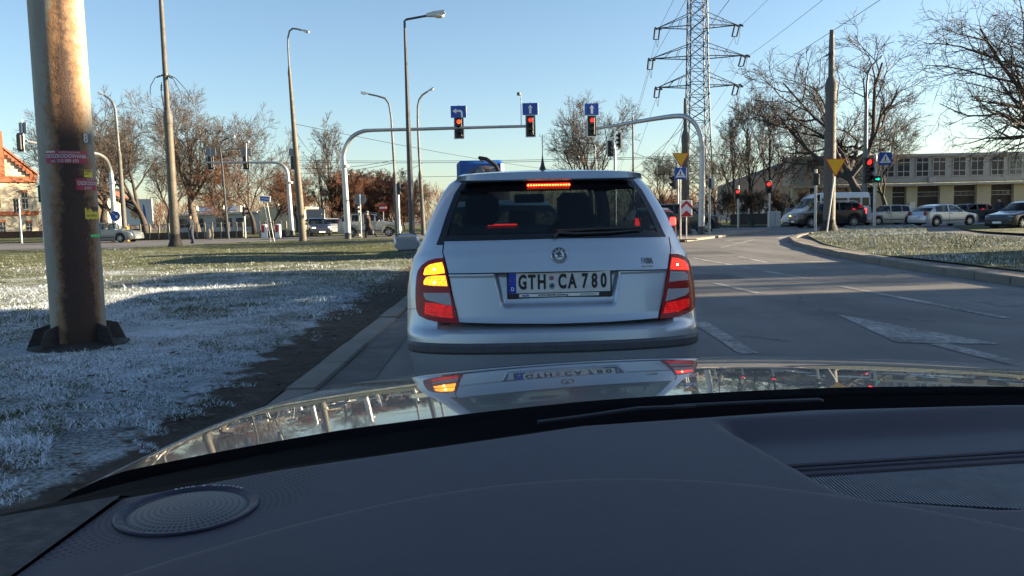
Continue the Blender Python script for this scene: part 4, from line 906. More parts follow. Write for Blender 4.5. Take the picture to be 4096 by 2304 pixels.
lamp_post('catenary pole with a curved lamp arm and sign board at mid height, left', 44, [(1212, 944), (1195, 750), (1184, 618), (1168, 420), (1158, 293), (1152, 190), (1152, 150), (1158, 124), (1170, 114), (1190, 116), (1206, 121)], [31, 27, 23, 16, 12, 7, 7, 7, 7, 7, 7], (1232, 128), 30, 'pole', 4)
lamp_post('tall dark lamp post standing left of the silver estate', 40, [(1648, 931), (1640, 700), (1632, 480), (1624, 250), (1618, 84), (1625, 78), (1706, 63)], [25, 22, 18, 13, 9, 9, 9], (1779, 55), 74, 'darksteel')
lamp_post('slim lamp post with arm curving left behind the left-turn signal', 56, [(1590, 930), (1583, 800), (1579, 706), (1574, 610), (1568, 520), (1565, 470), (1556, 415), (1540, 393), (1510, 384), (1474, 376)], [17, 16, 15, 11, 9, 8, 8, 8, 7, 7], (1444, 371), 30, 'poledark', 2)
lamp_post('lamp post with arm curving right beside the tall dark one', 58, [(1694, 921), (1687, 800), (1681, 702), (1676, 600), (1671, 480), (1671, 425), (1677, 398), (1690, 380), (1712, 365)], [19, 17, 15, 11, 9, 8, 8, 8, 7], (1736, 352), 26, 'poledark', 2)
lamp_post('lamp post curving left above the dense bare trees', 62, [(499, 915), (487, 760), (477, 620), (466, 495), (461, 440), (450, 408), (434, 392), (417, 381)], [20, 18, 15, 11, 10, 9, 8, 8], (394, 371), 26, 'poledark', 2)
lamp_post('thin lamp post curving right in front of the broad bare tree', 60, [(913, 938), (900, 800), (890, 680), (881, 600), (882, 578), (892, 562), (915, 551)], [11, 9, 8, 7, 6, 6, 5], (944, 545), 26, 'darksteel')
lamp_post('grey lamp post curving right among the branches of the oak', 70, [(3457, 830), (3462, 600), (3465, 410), (3468, 330), (3472, 296), (3485, 265), (3510, 240)], [26, 17, 13, 9, 8, 8, 7], (3530, 222), 24, 'greysteel', 2)
lamp_post('small distant lamp post under the tree behind the third signal', 85, [(2383, 880), (2382, 700), (2381, 590), (2378, 578), (2345, 569)], [6, 6, 5, 5, 5], (2320, 562), 26, 'darksteel')
lamp_post('faint distant lamp post in front of the russet thicket', 100, [(1400, 900), (1396, 800), (1391, 730), (1394, 712), (1408, 703)], [6, 5, 5, 5, 5], (1425, 698), 16, 'darksteel')
lamp_post('second faint lamp post among the russet thicket', 100, [(1518, 905), (1515, 840), (1513, 775), (1516, 762), (1526, 755)], [5, 5, 4, 4, 4], (1540, 752), 12, 'darksteel')
# traffic signals
def lamp_row(t, x, y, z, s, lit, vis=True, arrow=False):
    "three lenses with visors facing -y; s = lens pitch"
    for i, c in enumerate(('red', 'amber', 'green')):
        zz = z + (1 - i) * s; on = lit == c
        l = MB().lathe([(s * .34, 0), (s * .25, .03), (.001, .045)], 20, Matrix.Translation((x, y, zz)) @ Matrix.Rotation(math.pi / 2, 4, 'X')).build('lens', M[('orangelit' if arrow else 'redlit') if on else 'lensoff'], t)
        if on and arrow:
            MB().prism([(-s * .24, 0), (-s * .02, s * .16), (-s * .02, s * .05), (s * .22, s * .05), (s * .22, -s * .05), (-s * .02, -s * .05), (-s * .02, -s * .16)], -.055, -.05, Matrix.Translation((x, y, zz))).build('arrow_mask', M['black'], l, 0)
        if vis:
            mb = MB(); pv = None
            for k in range(13):
                a = math.radians(lerp(-25, 205, k / 12)); row = (Vector((x + math.cos(a) * s * .39, y, zz + math.sin(a) * s * .39)), Vector((x + math.cos(a) * s * .37, y - s * (.72 * max(.35, math.sin(a) * .6 + .4)), zz + math.sin(a) * s * .37 - .02)))
                if pv: mb.quad(pv[0], row[0], row[1], pv[1])
                pv = row
            mb.build('visor', M['black'], t)
def signal_head(label, loc, rz, s=.30, lit=None, board=True, arrow=False, group=None):
    t = thing('traffic_signal', label, 'traffic light', loc, rz, group)
    MB().rbox((0, .06, 0), (s * 1.05, .20, s * 3.1), .03).build('housing', M['black'], t)
    if board:
        MB().box((0, .0, 0), (s * 1.62, .012, s * 3.72)).build('backboard', M['black'], t, 0)
        mb = MB(); w, h, e = s * 1.62, s * 3.72, .045
        for c, d in (((0, -.004, h / 2), (w + e, .016, e)), ((0, -.004, -h / 2), (w + e, .016, e)), ((w / 2, -.004, 0), (e, .0165, h - e)), ((-w / 2, -.004, 0), (e, .0165, h - e))): mb.box(c, d)
        mb.build('board_rim', M['white'], t, 0)
    lamp_row(t, 0, -.045, 0, s, lit, True, arrow); return t
def lane_sign(label, loc, rz, w, h, kind):
    t = thing('lane_sign', label, 'sign', loc, rz, 'blue lane arrow signs above the signals')
    MB().rbox((0, 0, 0), (w, .03, h), .01).build('sign_plate', M['signblue'], t, 0); MB().box((0, .03, 0), (.05, .03, h * 1.1)).build('bracket', M['galv'], t, 0)
    k = h * .36
    if kind == 'up': pl_ = [(-.10 * h, -k), (.10 * h, -k), (.10 * h, .12 * h), (.22 * h, .10 * h), (0, k * 1.1), (-.22 * h, .10 * h), (-.10 * h, .12 * h)]
    else: pl_ = [(.20 * h, -k * 1.3), (.36 * h, -k * 1.3), (.36 * h, -.02 * h), (.28 * h, .12 * h), (.14 * h, .17 * h), (-.20 * h, .17 * h), (-.18 * h, .31 * h), (-.52 * h, .09 * h), (-.18 * h, -.13 * h), (-.20 * h, .01 * h), (.08 * h, .01 * h), (.17 * h, -.03 * h), (.20 * h, -.1 * h)]
    MB().prism(pl_, -.021, -.016, Matrix.Translation((0, 0, -.02 * h))).build('arrow', M['white'], t, 0); return t
def at(u, v, d): p = P(u, v, d); return (p.x, p.y, p.z)
M['rimwhite'] = M['white']
GD = 46
signal_head('left-turn signal showing a red arrow on the long signal gantry', at(1836, 511, GD), 0, .335, 'red', True, True)
lane_sign('blue left-turn arrow sign above the red arrow signal', at(1834, 447, GD), 0, .90, .68, 'left')
signal_head('red straight-ahead signal at the tip of the long gantry arm', at(2122, 504, GD), 0, .335, 'red')
lane_sign('blue straight arrow sign beside the small camera mast', at(2121, 436, GD), 0, .90, .68, 'up')
signal_head('red signal at the tip of the gantry arm coming from the right', at(2367, 504, GD + 1.5), .12, .335, 'red')
lane_sign('blue straight arrow sign in front of the bare tree', at(2367, 437, GD + 1.5), .12, .86, .68, 'up')
def gantry(label, pts, d0, radpx, base_u=None, name='signal_gantry', col=None):
    w = [P(u, v, d) for u, v, d in pts]; b = Vector((w[0].x, w[0].y, 0)); t = thing(name, label, 'signal gantry', b); q = [p - b for p in w]; q[0].z = -.1
    # round the bend with a smooth curve
    out = []; rad = []
    for i in range(len(q) - 1):
        p0, p1, p2, p3 = q[max(0, i - 1)], q[i], q[i + 1], q[min(len(q) - 1, i + 2)]
        for k in range(6):
            x = k / 6; out.append(.5 * ((2 * p1) + (p2 - p0) * x + (2 * p0 - 5 * p1 + 4 * p2 - p3) * x * x + (3 * p1 - p0 - 3 * p2 + p3) * x ** 3)); rad.append(lerp(radpx[i], radpx[i + 1], x) * lerp(pts[i][2], pts[i + 1][2], x) / F / 2)
    out.append(q[-1]); rad.append(radpx[-1] * pts[-1][2] / F / 2)
    MB().tube(out, rad, 12).build('mast_arm', M['galv'], t); MB().lathe([(rad[0] * 1.7, 0), (rad[0] * 1.7, .08), (rad[0] * 1.1, .10), (rad[0] * 1.05, .5)], 12).build('base_plate', M['darksteel'], t)
    if col: MB().lathe([(rad[0] * 1.35, -.07), (rad[0] * 1.35, .07)], 12, Matrix.Translation((0, 0, col))).build('joint_collar', M['galv'], t)
    return t
g1 = gantry('long pale signal gantry curving from a post on the lawn over the lanes', [(1392, 944, GD), (1384, 800, GD), (1376, 664, GD), (1374, 622, GD), (1386, 580, GD), (1412, 545, GD), (1450, 526, GD), (1500, 521, GD), (1700, 516, GD), (1900, 510, GD), (2104, 505, GD)], GD, [26, 24, 20, 18, 18, 17, 16, 14, 13, 12, 11], col=P(1376, 664, GD).z)
b = g1.location; mb = MB(); pm_ = P(2085, 500, GD) - b; pt_ = P(2083, 378, GD) - b; cm = MB().tube([pm_, pt_], [.03, .025], 8).build('camera_mast', M['galv'], g1)
MB().rbox((pt_.x - .12, pt_.y - .1, pt_.z + .02), (.2, .34, .16), .03).build('camera_box', M['greysteel'], cm)
g2 = gantry('signal gantry with thick bent arm reaching in from the right', [(2805, 926, 41), (2808, 760, 41), (2809, 620, 41), (2806, 560, 41), (2790, 510, 41.1), (2760, 476, 41.3), (2720, 464, 41.8), (2640, 472, 43), (2520, 492, 45), (2386, 514, 47.3)], 41, [28, 26, 22, 20, 20, 20, 20, 18, 14, 10], col=P(2808, 590, 41).z)
g3 = gantry('far signal gantry left of the lamp pole carrying signals seen from behind', [(1169, 932, 66), (1158, 800, 66), (1152, 710, 66), (1146, 680, 66), (1130, 660, 66), (1105, 651, 66), (1040, 650, 66), (820, 651, 66)], 66, [20, 18, 15, 13, 12, 11, 9, 8], col=P(1155, 730, 66).z)
b = g3.location; q0, q1 = P(985, 646, 66) - b, P(985, 570, 66) - b; cm = MB().tube([q0, q1], .04, 6).build('camera_mast', M['lamp'], g3); MB().rbox((q1.x + .1, q1.y, q1.z + .05), (.34, .2, .16), .04).build('camera_box', M['lamp'], cm)
for k, (u, nm) in enumerate(((842, 'signal seen from behind on the far gantry, nearest the broad tree'), (984, 'signal seen from behind on the far gantry, under the camera'), (1175, 'signal seen from behind beside the lamp pole'))):
    signal_head(nm, at(u, 651, 66.3), math.pi, .30, None)
    t = thing('sign_board', ('grey back of a lane sign above the far gantry end', 'grey back of a lane sign below the far camera', 'grey back of a lane sign behind the lamp pole')[k], 'sign', at(u + 1, 608, 66.3), 0, 'lane signs seen from behind'); MB().rbox((0, 0, 0), (.84, .03, .60), .01).build('sign_plate', M['signback'], t, 0); MB().box((0, -.03, -.1), (.06, .03, .8)).build('bracket', M['galv'], t, 0)
gantry('pale curved gantry half hidden behind the rusty pole', [(460, 912, 60), (452, 800, 60), (447, 720, 60), (441, 680, 60), (425, 640, 59), (400, 620, 58), (370, 612, 57), (240, 592, 53), (104, 564, 49)], 60, [22, 20, 17, 15, 14, 13, 12, 11, 9], col=P(449, 730, 60).z)
signal_head('backlit signal at far left above the brick gable', at(82, 569, 48.6), math.pi - .35, .30, None)
t = thing('sign_board', 'pale back of a sign above the far left signal', 'sign', at(91, 512, 48.6), -.35); MB().rbox((0, 0, 0), (.62, .03, .68), .01).build('sign_plate', M['signback'], t, 0); MB().box((0, -.03, -.3), (.09, .05, 1.6)).build('bracket', M['galv'], t, 0)
gantry('edge-on curved gantry post between the third signal and the dark pole', [(2461, 905, 60), (2460, 700, 60), (2459, 620, 60), (2456, 580, 60), (2448, 563, 61), (2440, 572, 64)], 60, [12, 11, 10, 10, 9, 8])
signal_head('side-on signal tilted against the sky behind the edge-on gantry', at(2478, 562, 59.5), -1.25, .33, None)
signal_head('lower signal half hidden behind the edge-on gantry post', at(2443, 594, 60.5), -.35, .33, None)
# signal posts
def post_signal(label, u, v, d, vtop, wpx, hu, hv, s, rz, lit=None, n=3, extra=None, name='signal_post', side=0.0):
    t, h = vpost(name, label, 'traffic light', u, v, d, vtop, wpx * d / F / 2, None, 'galv'); p = P(hu, hv, d) - Vector(t.location)
    x, z = p.x, p.z; T = bpy.data.objects.new('signal_head', None)
    hd = MB().rbox((0, 0, 0), (s * 1.05, .22, s * (n + .1)), .03).build('signal_head', M['black'], t); hd.location = (x, 0, z); hd.rotation_euler = (0, 0, rz)
    MB().tube([(0, 0, z), (x, 0, z)], .03, 6).build('bracket', M['darksteel'], t)
    for i in range(n):
        zz = (n - 1) / 2 * s - i * s; on = lit == i
        MB().lathe([(s * .34, 0), (s * .25, .03), (.001, .045)], 16, Matrix.Translation((0, -.11, zz)) @ Matrix.Rotation(math.pi / 2, 4, 'X')).build('lens', M['redlit' if on else 'lensoff'], hd)
        mb = MB(); pv = None
        for k in range(11):
            a = math.radians(lerp(-25, 205, k / 10)); row = (Vector((math.cos(a) * s * .40, -.10, zz + math.sin(a) * s * .40)), Vector((math.cos(a) * s * .38, -.10 - s * (.72 * max(.35, math.sin(a) * .6 + .4)), zz + math.sin(a) * s * .38 - .02)))
            if pv: mb.quad(pv[0], row[0], row[1], pv[1])
            pv = row
        mb.build('visor', M['black'], hd)
    return t
ts = post_signal('roadside signal with red light and green right arrow by the corner lawn', 3497, 902, 50, 622, 12, 3472, 681, .52, .15, 0)
q = P(3502, 717, 50) - Vector(ts.location); gb = MB().rbox((q.x + .08, -.02, q.z), (.42, .2, .42), .03).build('arrow_box', M['black'], ts)
MB().prism([(-.14, .035), (.02, .035), (.02, .10), (.16, 0), (.02, -.10), (.02, -.035), (-.14, -.035)], -.14, -.125, Matrix.Translation((q.x + .08, 0, q.z))).build('green_arrow', M['greenlit'], gb, 0)
post_signal('pedestrian signal seen from behind in front of the white van', 3261, 917, 40, 677, 11, 3264, 717, .29, math.pi - .2, None, 2)
post_signal('slim post with red pedestrian light near the waste bin', 2953, 902, 60, 742, 8, 2949, 776, .34, -.1, 0, 2)
post_signal('post with red pedestrian light beside the white cabinet', 3078, 897, 58, 722, 8, 3074, 748, .42, -.1, 0, 2)
post_signal('signal post in front of the brick gable with visors facing right', 182, 992, 46, 718, 12, 166, 775, .32, 1.4, None, 3)
post_signal('small signal post standing before the gabled house', 86, 955, 62, 795, 8, 66, 823, .36, 1.4, None, 3)
post_signal('signal post on the lawn edge with visors facing right', 1597, 955, 44, 735, 14, 1597, 755, .30, 1.45, None, 2)
post_signal('signal post behind the yield sign, visors facing left', 2712, 930, 47, 700, 8, 2698, 728, .36, -1.4, None, 2)
post_signal('thin signal post behind the fence near the street name sign', 982, 944, 62, 818, 6, 978, 846, .34, 1.3, None, 2)
post_signal('post with dark signal under the round sign', 1437, 925, 60, 820, 7, 1429, 830, .30, 1.2, None, 2)
t, h = vpost('signal_post', 'grey post carrying a side-on control box beside the bent gantry', 'traffic light', 2838, 928, 42, 692, .062, None, 'galv')
MB().rbox((.14, 0, P(2838, 733, 42).z), (.20, .28, .58), .03).build('box', M['lamp'], t); MB().rbox((-.0, -.1, P(2838, 733, 42).z), (.12, .2, .5), .03).build('box_back', M['black'], t)
# signs
def tri(r): return [(-r, r * .62), (r, r * .62), (0, -r * 1.05)]
def yield_sign(label, loc, rz, r, base, tilt=0):
    t = thing('yield_sign', label, 'sign', loc, rz); MB().prism(tri(r), .0, .02).build('border', M['signred'], t, 0); MB().prism(tri(r * .88), -.012, -.004, Matrix.Translation((0, 0, .01 * r))).build('face', M['signyellow'], t, 0)
    q = Vector(base) - Vector(loc); q.rotate(Matrix.Rotation(-rz, 3, 'Z')); MB().tube([(0, .05, r * .4), (0, .06, -r * .6), q], .032, 8).build('post', M['galv'], t); return t
def crossing_sign(label, loc, rz, w, base=None, arm=None):
    t = thing('crossing_sign', label, 'sign', loc, rz); MB().rbox((0, 0, 0), (w, .03, w), .008).build('plate', M['signblue'], t, 0); k = w * .44
    MB().prism([(-k, -k * .72), (k, -k * .72), (0, k * .95)], -.024, -.016).build('triangle', M['white'], t, 0)
    mb = MB(); Y = -.030
    for a, b_, r in (((0, .20), (0, .20), .035), ((.0, .16), (-.02, -.02), .032), ((-.02, -.02), (.05, -.13), .02), ((.05, -.13), (.08, -.24), .018), ((-.02, -.02), (-.06, -.13), .02), ((-.06, -.13), (-.13, -.22), .018), ((.0, .12), (.07, .03), .014), ((.0, .12), (-.08, .02), .014)):
        a, b_ = Vector((a[0] * w, Y, a[1] * w)), Vector((b_[0] * w, Y, b_[1] * w)); d = (b_ - a); d = d.normalized() if d.length > 0 else Vector((0, 0, 1)); n = Vector((d.z, 0, -d.x)) * r * w
        if (b_ - a).length == 0: mb.lathe([(r * w, 0), (.001, .001)], 10, Matrix.Translation(a) @ Matrix.Rotation(math.pi / 2, 4, 'X'))
        else: mb.quad(a - n, a + n, b_ + n, b_ - n)
    for x0, x1 in ((-.36, -.12), (-.07, .04), (.10, .36)): mb.box(((x0 + x1) / 2 * w, Y, -.19 * w), ((x1 - x0) * w, .002, .018 * w))
    mb.build('walking_figure', M['black'], t, 0)
    if base: MB().tube([(0, .05, w * .4), Vector((0, .05, base - loc[2]))], .038, 8).build('post', M['galv'], t)
    if arm: MB().tube([Vector(p) for p in arm], .025, 8).build('bracket', M['galv'], t)
    return t
yd = 33.5; p0 = P(2718, 950, yd)
yield_sign('yellow yield sign above the blue crossing sign on the splitter island', at(2723, 633, yd), 0, .355, (p0.x + .04, yd + .06, .05))
crossing_sign('blue pedestrian crossing sign under a yellow yield sign', at(2722, 694, yd - .02), 0, .50, .05)
yd2 = 35; p0 = P(3306, 930, yd2)
yield_sign('yellow yield sign on a leaning tube by the weathered pole', at(3343, 662, yd2), .06, .48, (p0.x, yd2, 0.12))
crossing_sign('blue pedestrian crossing sign on a curved bracket by the right signal', at(3542, 635, 49.5), -.1, .78, None, [(0, .05, -.3), (-.02, .05, -.62), (-.12, .05, -.80), (-.35, .05, -.88), (-.68, .3, -.9)])
t = thing('chevron_sign', 'red and white chevron sign on a short post on the island', 'sign', (P(2746, 955, 33).x, 33, 0)); zc_ = P(2747, 834, 33).z; W_, H_ = .46, .68
MB().rbox((0, 0, zc_), (W_, .03, H_), .008).build('plate', M['white'], t, 0); MB().tube([(0, .04, 0), (0, .04, zc_)], .03, 8).build('post', M['galv'], t)
for zz in (.10, -.235):
    a = W_ / 2 - .004; pz_ = [(-a, zz - .13), (0, zz + .10), (a, zz - .13), (a, zz + .02), (0, zz + .235), (-a, zz + .02)] if zz > 0 else [(-a, zz - .09), (0, zz - .09), (a, zz - .09), (a, zz - .06), (0, zz + .16), (-a, zz - .06)]
    MB().prism(pz_, -.022, -.016, Matrix.Translation((0, 0, zc_))).build('chevron', M['signred'], t, 0)
MB().slab([(-.4, -.25), (.4, -.25), (.4, .25), (-.4, .25)], .085, .13).build('foot', M['concrete'], t, 0)
def disc_sign(name, label, u, v, d, rpx, mat, base_v, back=None):
    p = P(u, v, d); r = rpx * d / F; t = thing(name, label, 'sign', (p.x, p.y, 0)); MB().lathe([(r, .012), (r, -.012), (.001, -.014)], 32, Matrix.Translation((0, 0, p.z)) @ Matrix.Rotation(math.pi / 2, 4, 'X') @ Matrix.Scale(-1, 4, (0, 0, 1))).build('disc', M[mat], t); MB().tube([(0, .05, 0), (0, .05, p.z + r * .6)], .032, 8).build('post', M['galv'], t); return t, p.z, r
t, z, r = disc_sign('round_sign', 'grey back of a round sign on a galvanised post', 1440, 797, 52, 24, 'signback', 940)
MB().tube([(0, -.03, .1), (0, -.03, z + r * .8)], .035, 8).build('post', M['galv'], t)
t, z, r = disc_sign('no_entry_sign', 'red round no entry sign with a white bar', 1532, 831, 64, 16, 'signred', 930); MB().box((0, -.03, z), (r * 1.75, .02, r * .42)).build('bar', M['white'], t, 0)
t, z, r = disc_sign('keep_right_sign', 'round blue sign with a white arrow on the pale gantry post', 461, 864, 59.4, 20, 'signblue', 920)
MB().prism([(-.12 * 1.6, .16), (-.16, .20), (.05, 0), (-.02, -.07), (.20, -.20), (.16, .08), (.10, .02)], -.03, -.02, Matrix.Translation((0, 0, z))).build('arrow', M['white'], t, 0)
p = P(1060, 795, 46); b0_ = P(1088, 958, 46); t = thing('street_name_sign', 'blue street name sign on two leaning thin posts', 'sign', (p.x, p.y, 0), .12)
sg = MB().rbox((0, 0, 0), (.60, .03, .34), .01).build('plate', M['white'], t, 0); sg.location = (0, 0, p.z); sg.rotation_euler = (0, .10, 0)
MB().box((0, -.017, 0), (.53, .006, .25)).build('blue_field', M['signblue'], sg, 0); mb = MB(); letter(mb, 'ul. Wielkopolska', face_cam(0, -.022, 0), size=.10, sx=.7, bold=.001); mb.build('street_lettering', M['white'], sg, 0)
for dx in (-.10, .09): MB().tube([(dx, .02, p.z - .1), (dx + .33, .02, -.05)], .018, 6).build('post', M['galv'], t)
p = P(1265, 930, 70); t = thing('notice_board', 'large grey board seen from behind beyond the lamp pole', 'board', (p.x, p.y, 0)); zt_ = P(1265, 836, 70).z; MB().rbox((0, 0, (zt_ + .5) / 2), (1.65, .06, zt_ - .5), .02).build('panel', M['signback'], t, 0)
for dx in (.55, .80): MB().tube([(dx, -.06, 0), (dx, -.06, zt_ * .8)], .04, 6).build('post', M['galv'], t)
p = P(558, 940, 85); t = thing('billboard', 'white billboard with a yellow and pink picture behind the trees', 'billboard', (p.x, p.y, 0)); z0_, z1_ = P(558, 900, 85).z, P(558, 796, 85).z; MB().rbox((0, 0, (z0_ + z1_) / 2), (3.15, .12, z1_ - z0_), .02).build('panel', M['white'], t, 0)
zc_ = (z0_ + z1_) / 2; a_ = MB().slab([(0, 0)] * 0 + [(math.cos(k * math.pi / 9) * (.72 if k % 2 else .5) - .2, math.sin(k * math.pi / 9) * (.85 if k % 2 else .55)) for k in range(18)], 0, .01).build('sun_shape', M['signyellow'], t, 0); a_.location = (0, -.07, zc_); a_.rotation_euler = (math.pi / 2, 0, 0)
M['pink'] = pm('poster_pink', (.60, .30, .22), .6, 0, .3, 3); a_ = MB().lathe([(.45, 0), (.001, .01)], 16).build('pink_shape', M['pink'], t); a_.location = (-.2, -.085, zc_); a_.rotation_euler = (math.pi / 2, 0, 0); a_.scale = (1.1, 1.2, 1)
MB().prism([(.55, -1.3), (.95, -1.3), (.85, -.3), (.75, .6), (.60, .9)], -.07, -.062, Matrix.Translation((0, 0, zc_))).build('blue_shape', M['signblue'], t, 0)
for dx in (-1.2, 1.2): MB().tube([(dx, .1, 0), (dx, .1, z1_)], .08, 6).build('post', M['galv'], t)
# ---------------------------------------------------------------- other vehicles
PROFILES = {  # s along the length (front = 0), roof line z, for a body of length 1 and height 1; belt height; windscreen / rear screen ranges; pillars
 'hatch': dict(top=[(0, .36), (.012, .46), (.05, .53), (.20, .60), (.27, .645), (.42, .935), (.52, .995), (.68, .985), (.80, .935), (.865, .83), (.955, .62), (.985, .50), (1, .36)], belt=.635, ws=(.265, .44), rs=(.845, .94), pil=[.44, .66], side=(.33, .81)),
 'sedan': dict(top=[(0, .36), (.012, .46), (.05, .54), (.20, .62), (.29, .66), (.43, .95), (.53, .995), (.66, .985), (.80, .76), (.85, .73), (.96, .71), (.985, .60), (1, .40)], belt=.65, ws=(.285, .45), rs=(.675, .80), pil=[.50, .66], side=(.35, .76)),
 'suv': dict(top=[(0, .36), (.01, .48), (.04, .57), (.20, .63), (.26, .665), (.385, .945), (.48, .995), (.80, .985), (.90, .955), (.975, .72), (.99, .55), (1, .38)], belt=.655, ws=(.255, .40), rs=(.905, .965), pil=[.42, .60, .78], side=(.32, .93)),
 'wagon': dict(top=[(0, .36), (.012, .46), (.05, .54), (.20, .62), (.28, .66), (.42, .95), (.52, .995), (.80, .975), (.90, .92), (.965, .70), (.985, .52), (1, .38)], belt=.65, ws=(.275, .44), rs=(.905, .955), pil=[.44, .62, .80], side=(.34, .90)),
 'van': dict(top=[(0, .22), (.008, .30), (.03, .36), (.10, .44), (.145, .50), (.27, .86), (.34, .965), (.45, .995), (.97, .985), (.985, .93), (.995, .55), (1, .22)], belt=.545, ws=(.14, .275), rs=(2, 3), pil=[.30], side=(.165, .36)),
}
def plan(q): return 1 - .17 * max(0, (.10 - q) / .10) ** 2 - .11 * max(0, (q - .91) / .09) ** 2
M['carblack'] = pm('car_lower_black', (.012, .012, .013), .7, 0, .2, 10)
M['chrome'] = pm('chrome_trim', (.6, .6, .62), .18, 1.0, .05, 10)
M['headlamp'] = pm('headlamp_glass', (.30, .32, .34), .1, .3, .1, 30, coat=1)
M['headlit'] = pm('lit_headlamp', (.9, .85, .7), .1, 0, 0, emit=(1, .85, .6), es=1.35)
M['indlit'] = pm('lit_indicator', (.9, .4, .05), .1, 0, 0, emit=(1, .45, .03), es=2.25)
M['taildull'] = pm('tail_lamp_red', (.25, .008, .010), .2, 0, .1, 30, coat=.6)
M['taillit'] = pm('lit_tail_lamp', (.5, .01, .01), .2, 0, 0, emit=(1, .025, .02), es=1.8)
M['rim'] = pm('alloy_rim', (.45, .46, .47), .35, .8, .1, 20)
_pc = {}
def paint(col, metal=.3):
    k = (col, metal)
    if k not in _pc: _pc[k] = coat_paint('car_paint_%d' % len(_pc), col, .35, metal, 0, .3, .05)
    return _pc[k]
def make_car(label, kind, L, W, H, col, loc, heading, metal=.4, group=None, head='headlamp', tail='taildull', clad=False, tint='wglass', wheel_r=.31, wb=(.19, .80), name='parked_car', windows=True, moulding=True, plate=True, ind=False, cat='car', pil=None):
    "front points along local -x; heading rotates about z"
    pr = dict(PROFILES[kind], **({'pil': pil} if pil else {})); t = thing(name, label, cat, loc, heading, group); pt = paint(col, metal); belt = pr['belt'] * H; sill = .10 * H if kind != 'suv' else .15 * H; sill = max(sill, .17)
    NST = 84; ss = sorted(set([i / NST for i in range(NST + 1)] + [s for s, _ in pr['top']] + [x for r in ('ws', 'rs', 'side') for x in pr[r] if x < 1])); V = []; rows = []
    ra = wheel_r + .055
    for q in ss:
        s = q * L; zt = interp(q, pr['top']) * H; w = W / 2 * plan(q); zb = sill + .10 * max(0, .03 - q) / .03 + .12 * max(0, q - .97) / .03
        for a in wb:
            dx = abs(s - a * L)
            if dx < ra: zb = max(zb, wheel_r + math.sqrt(ra * ra - dx * dx))
        zs = min(belt + .02 * H * (q - .4), zt - .05); g = max(0, min(1, (zt - belt - .04) / .12)); zb = min(zb, zs - .03)
        wt = w * (1 - .30 * max(0, zt - belt) / (.36 * H) * (.75 if kind != 'van' else .35))
        sec = [(w * .965, zb), (w * .995, lerp(zb, zs, .22)), (w, lerp(zb, zs, .55)), (w * .985, zs - .015), (lerp(w * .95, w * .955, g), zs + .012 * (1 - g) + .01 * g), (lerp(w * .86, wt * 1.0, g), lerp(zt - .012, zt - .075, g)), (lerp(w * .55, wt * .90, g), lerp(zt - .003, zt - .016, g)), (0, zt)]
        rows.append((q, len(V), zt)); V += [(s - L / 2, y, z) for y, z in sec] + [(s - L / 2, -y, z) for y, z in sec[:-1]]
    FB = []; FG = {}
    def vid(r, k, side): return r[1] + (k if side > 0 else (8 + k if k < 7 else 7))
    for r, r2 in zip(rows, rows[1:]):
        qm = (r[0] + r2[0]) / 2; zt = (r[2] + r2[2]) / 2
        for side in (1, -1):
            for k in range(7):
                f = [vid(r, k, side), vid(r2, k, side), vid(r2, k + 1, side), vid(r, k + 1, side)]
                if side > 0: f = f[::-1]
                key = None
                if windows:
                    if k >= 5 and pr['ws'][0] + .012 < qm < pr['ws'][1] - .012: key = 'windscreen'
                    elif k >= 5 and pr['rs'][0] + .008 < qm < pr['rs'][1] - .008: key = 'rear_window'
                    elif k == 4 and pr['side'][0] < qm < pr['side'][1] and zt > belt + .12 * H and not any(abs(qm - p) < .011 for p in pr['pil']): key = ('side', side, sum(qm > p for p in pr['pil']))
                (FG.setdefault(key, []) if key else FB).append(tuple(f))
    for r in (rows[0], rows[-1]): FB.append(tuple([vid(r, k, 1) for k in range(8)] + [vid(r, k, -1) for k in range(6, -1, -1)]))
    body = submesh('body', FB, pt, t, V)
    for key, fs in FG.items(): submesh(key if isinstance(key, str) else 'side_window', fs, M[tint], t, V)
    X = lambda q: q * L - L / 2
    MB().rbox((0, 0, sill + .13), (L * .93, W * .80, .26), .05).build('underbody', M['carblack'], t)
    MB().rbox((X(.5), 0, belt * .72), (L * .45, W * .74, .25), .05).build('interior', M['interior'], t)
    if windows:
        for q in (.50, .70):
            for s in (-1, 1): MB().rbox((X(q), s * W * .2, belt + .10 * H), (.12, .42, .34 * H), .05).build('seat', M['interior'], t)
    for a in wb:
        for s in (-1, 1):
            T = Matrix.Translation((X(a), s * (W / 2 - .10), wheel_r)) @ Matrix.Rotation(-s * math.pi / 2, 4, 'X')
            wl = MB().lathe([(wheel_r * .62, -.09), (wheel_r * .95, -.095), (wheel_r, -.06), (wheel_r, .06), (wheel_r * .95, .092), (wheel_r * .64, .088)], 28, T).build('wheel', M['rubber'], t)
            mb = MB().lathe([(wheel_r * .65, .082), (wheel_r * .60, .06), (wheel_r * .59, -.02)], 24, T)
            for k in range(7):
                c_ = T @ Matrix.Rotation(2 * math.pi * k / 7, 4, 'Z'); mb.box((wheel_r * .34, 0, .066), (wheel_r * .56, wheel_r * .15, .02), 0, c_)
            mb.lathe([(wheel_r * .15, .06), (wheel_r * .13, .085), (.001, .088)], 12, T); mb.build('rim', M['rim'], wl)
            MB().lathe([(wheel_r * .60, -.01), (.001, -.01)], 20, T).build('brake_disc', M['carblack'], wl)
    zf = interp(.02, pr['top']) * H
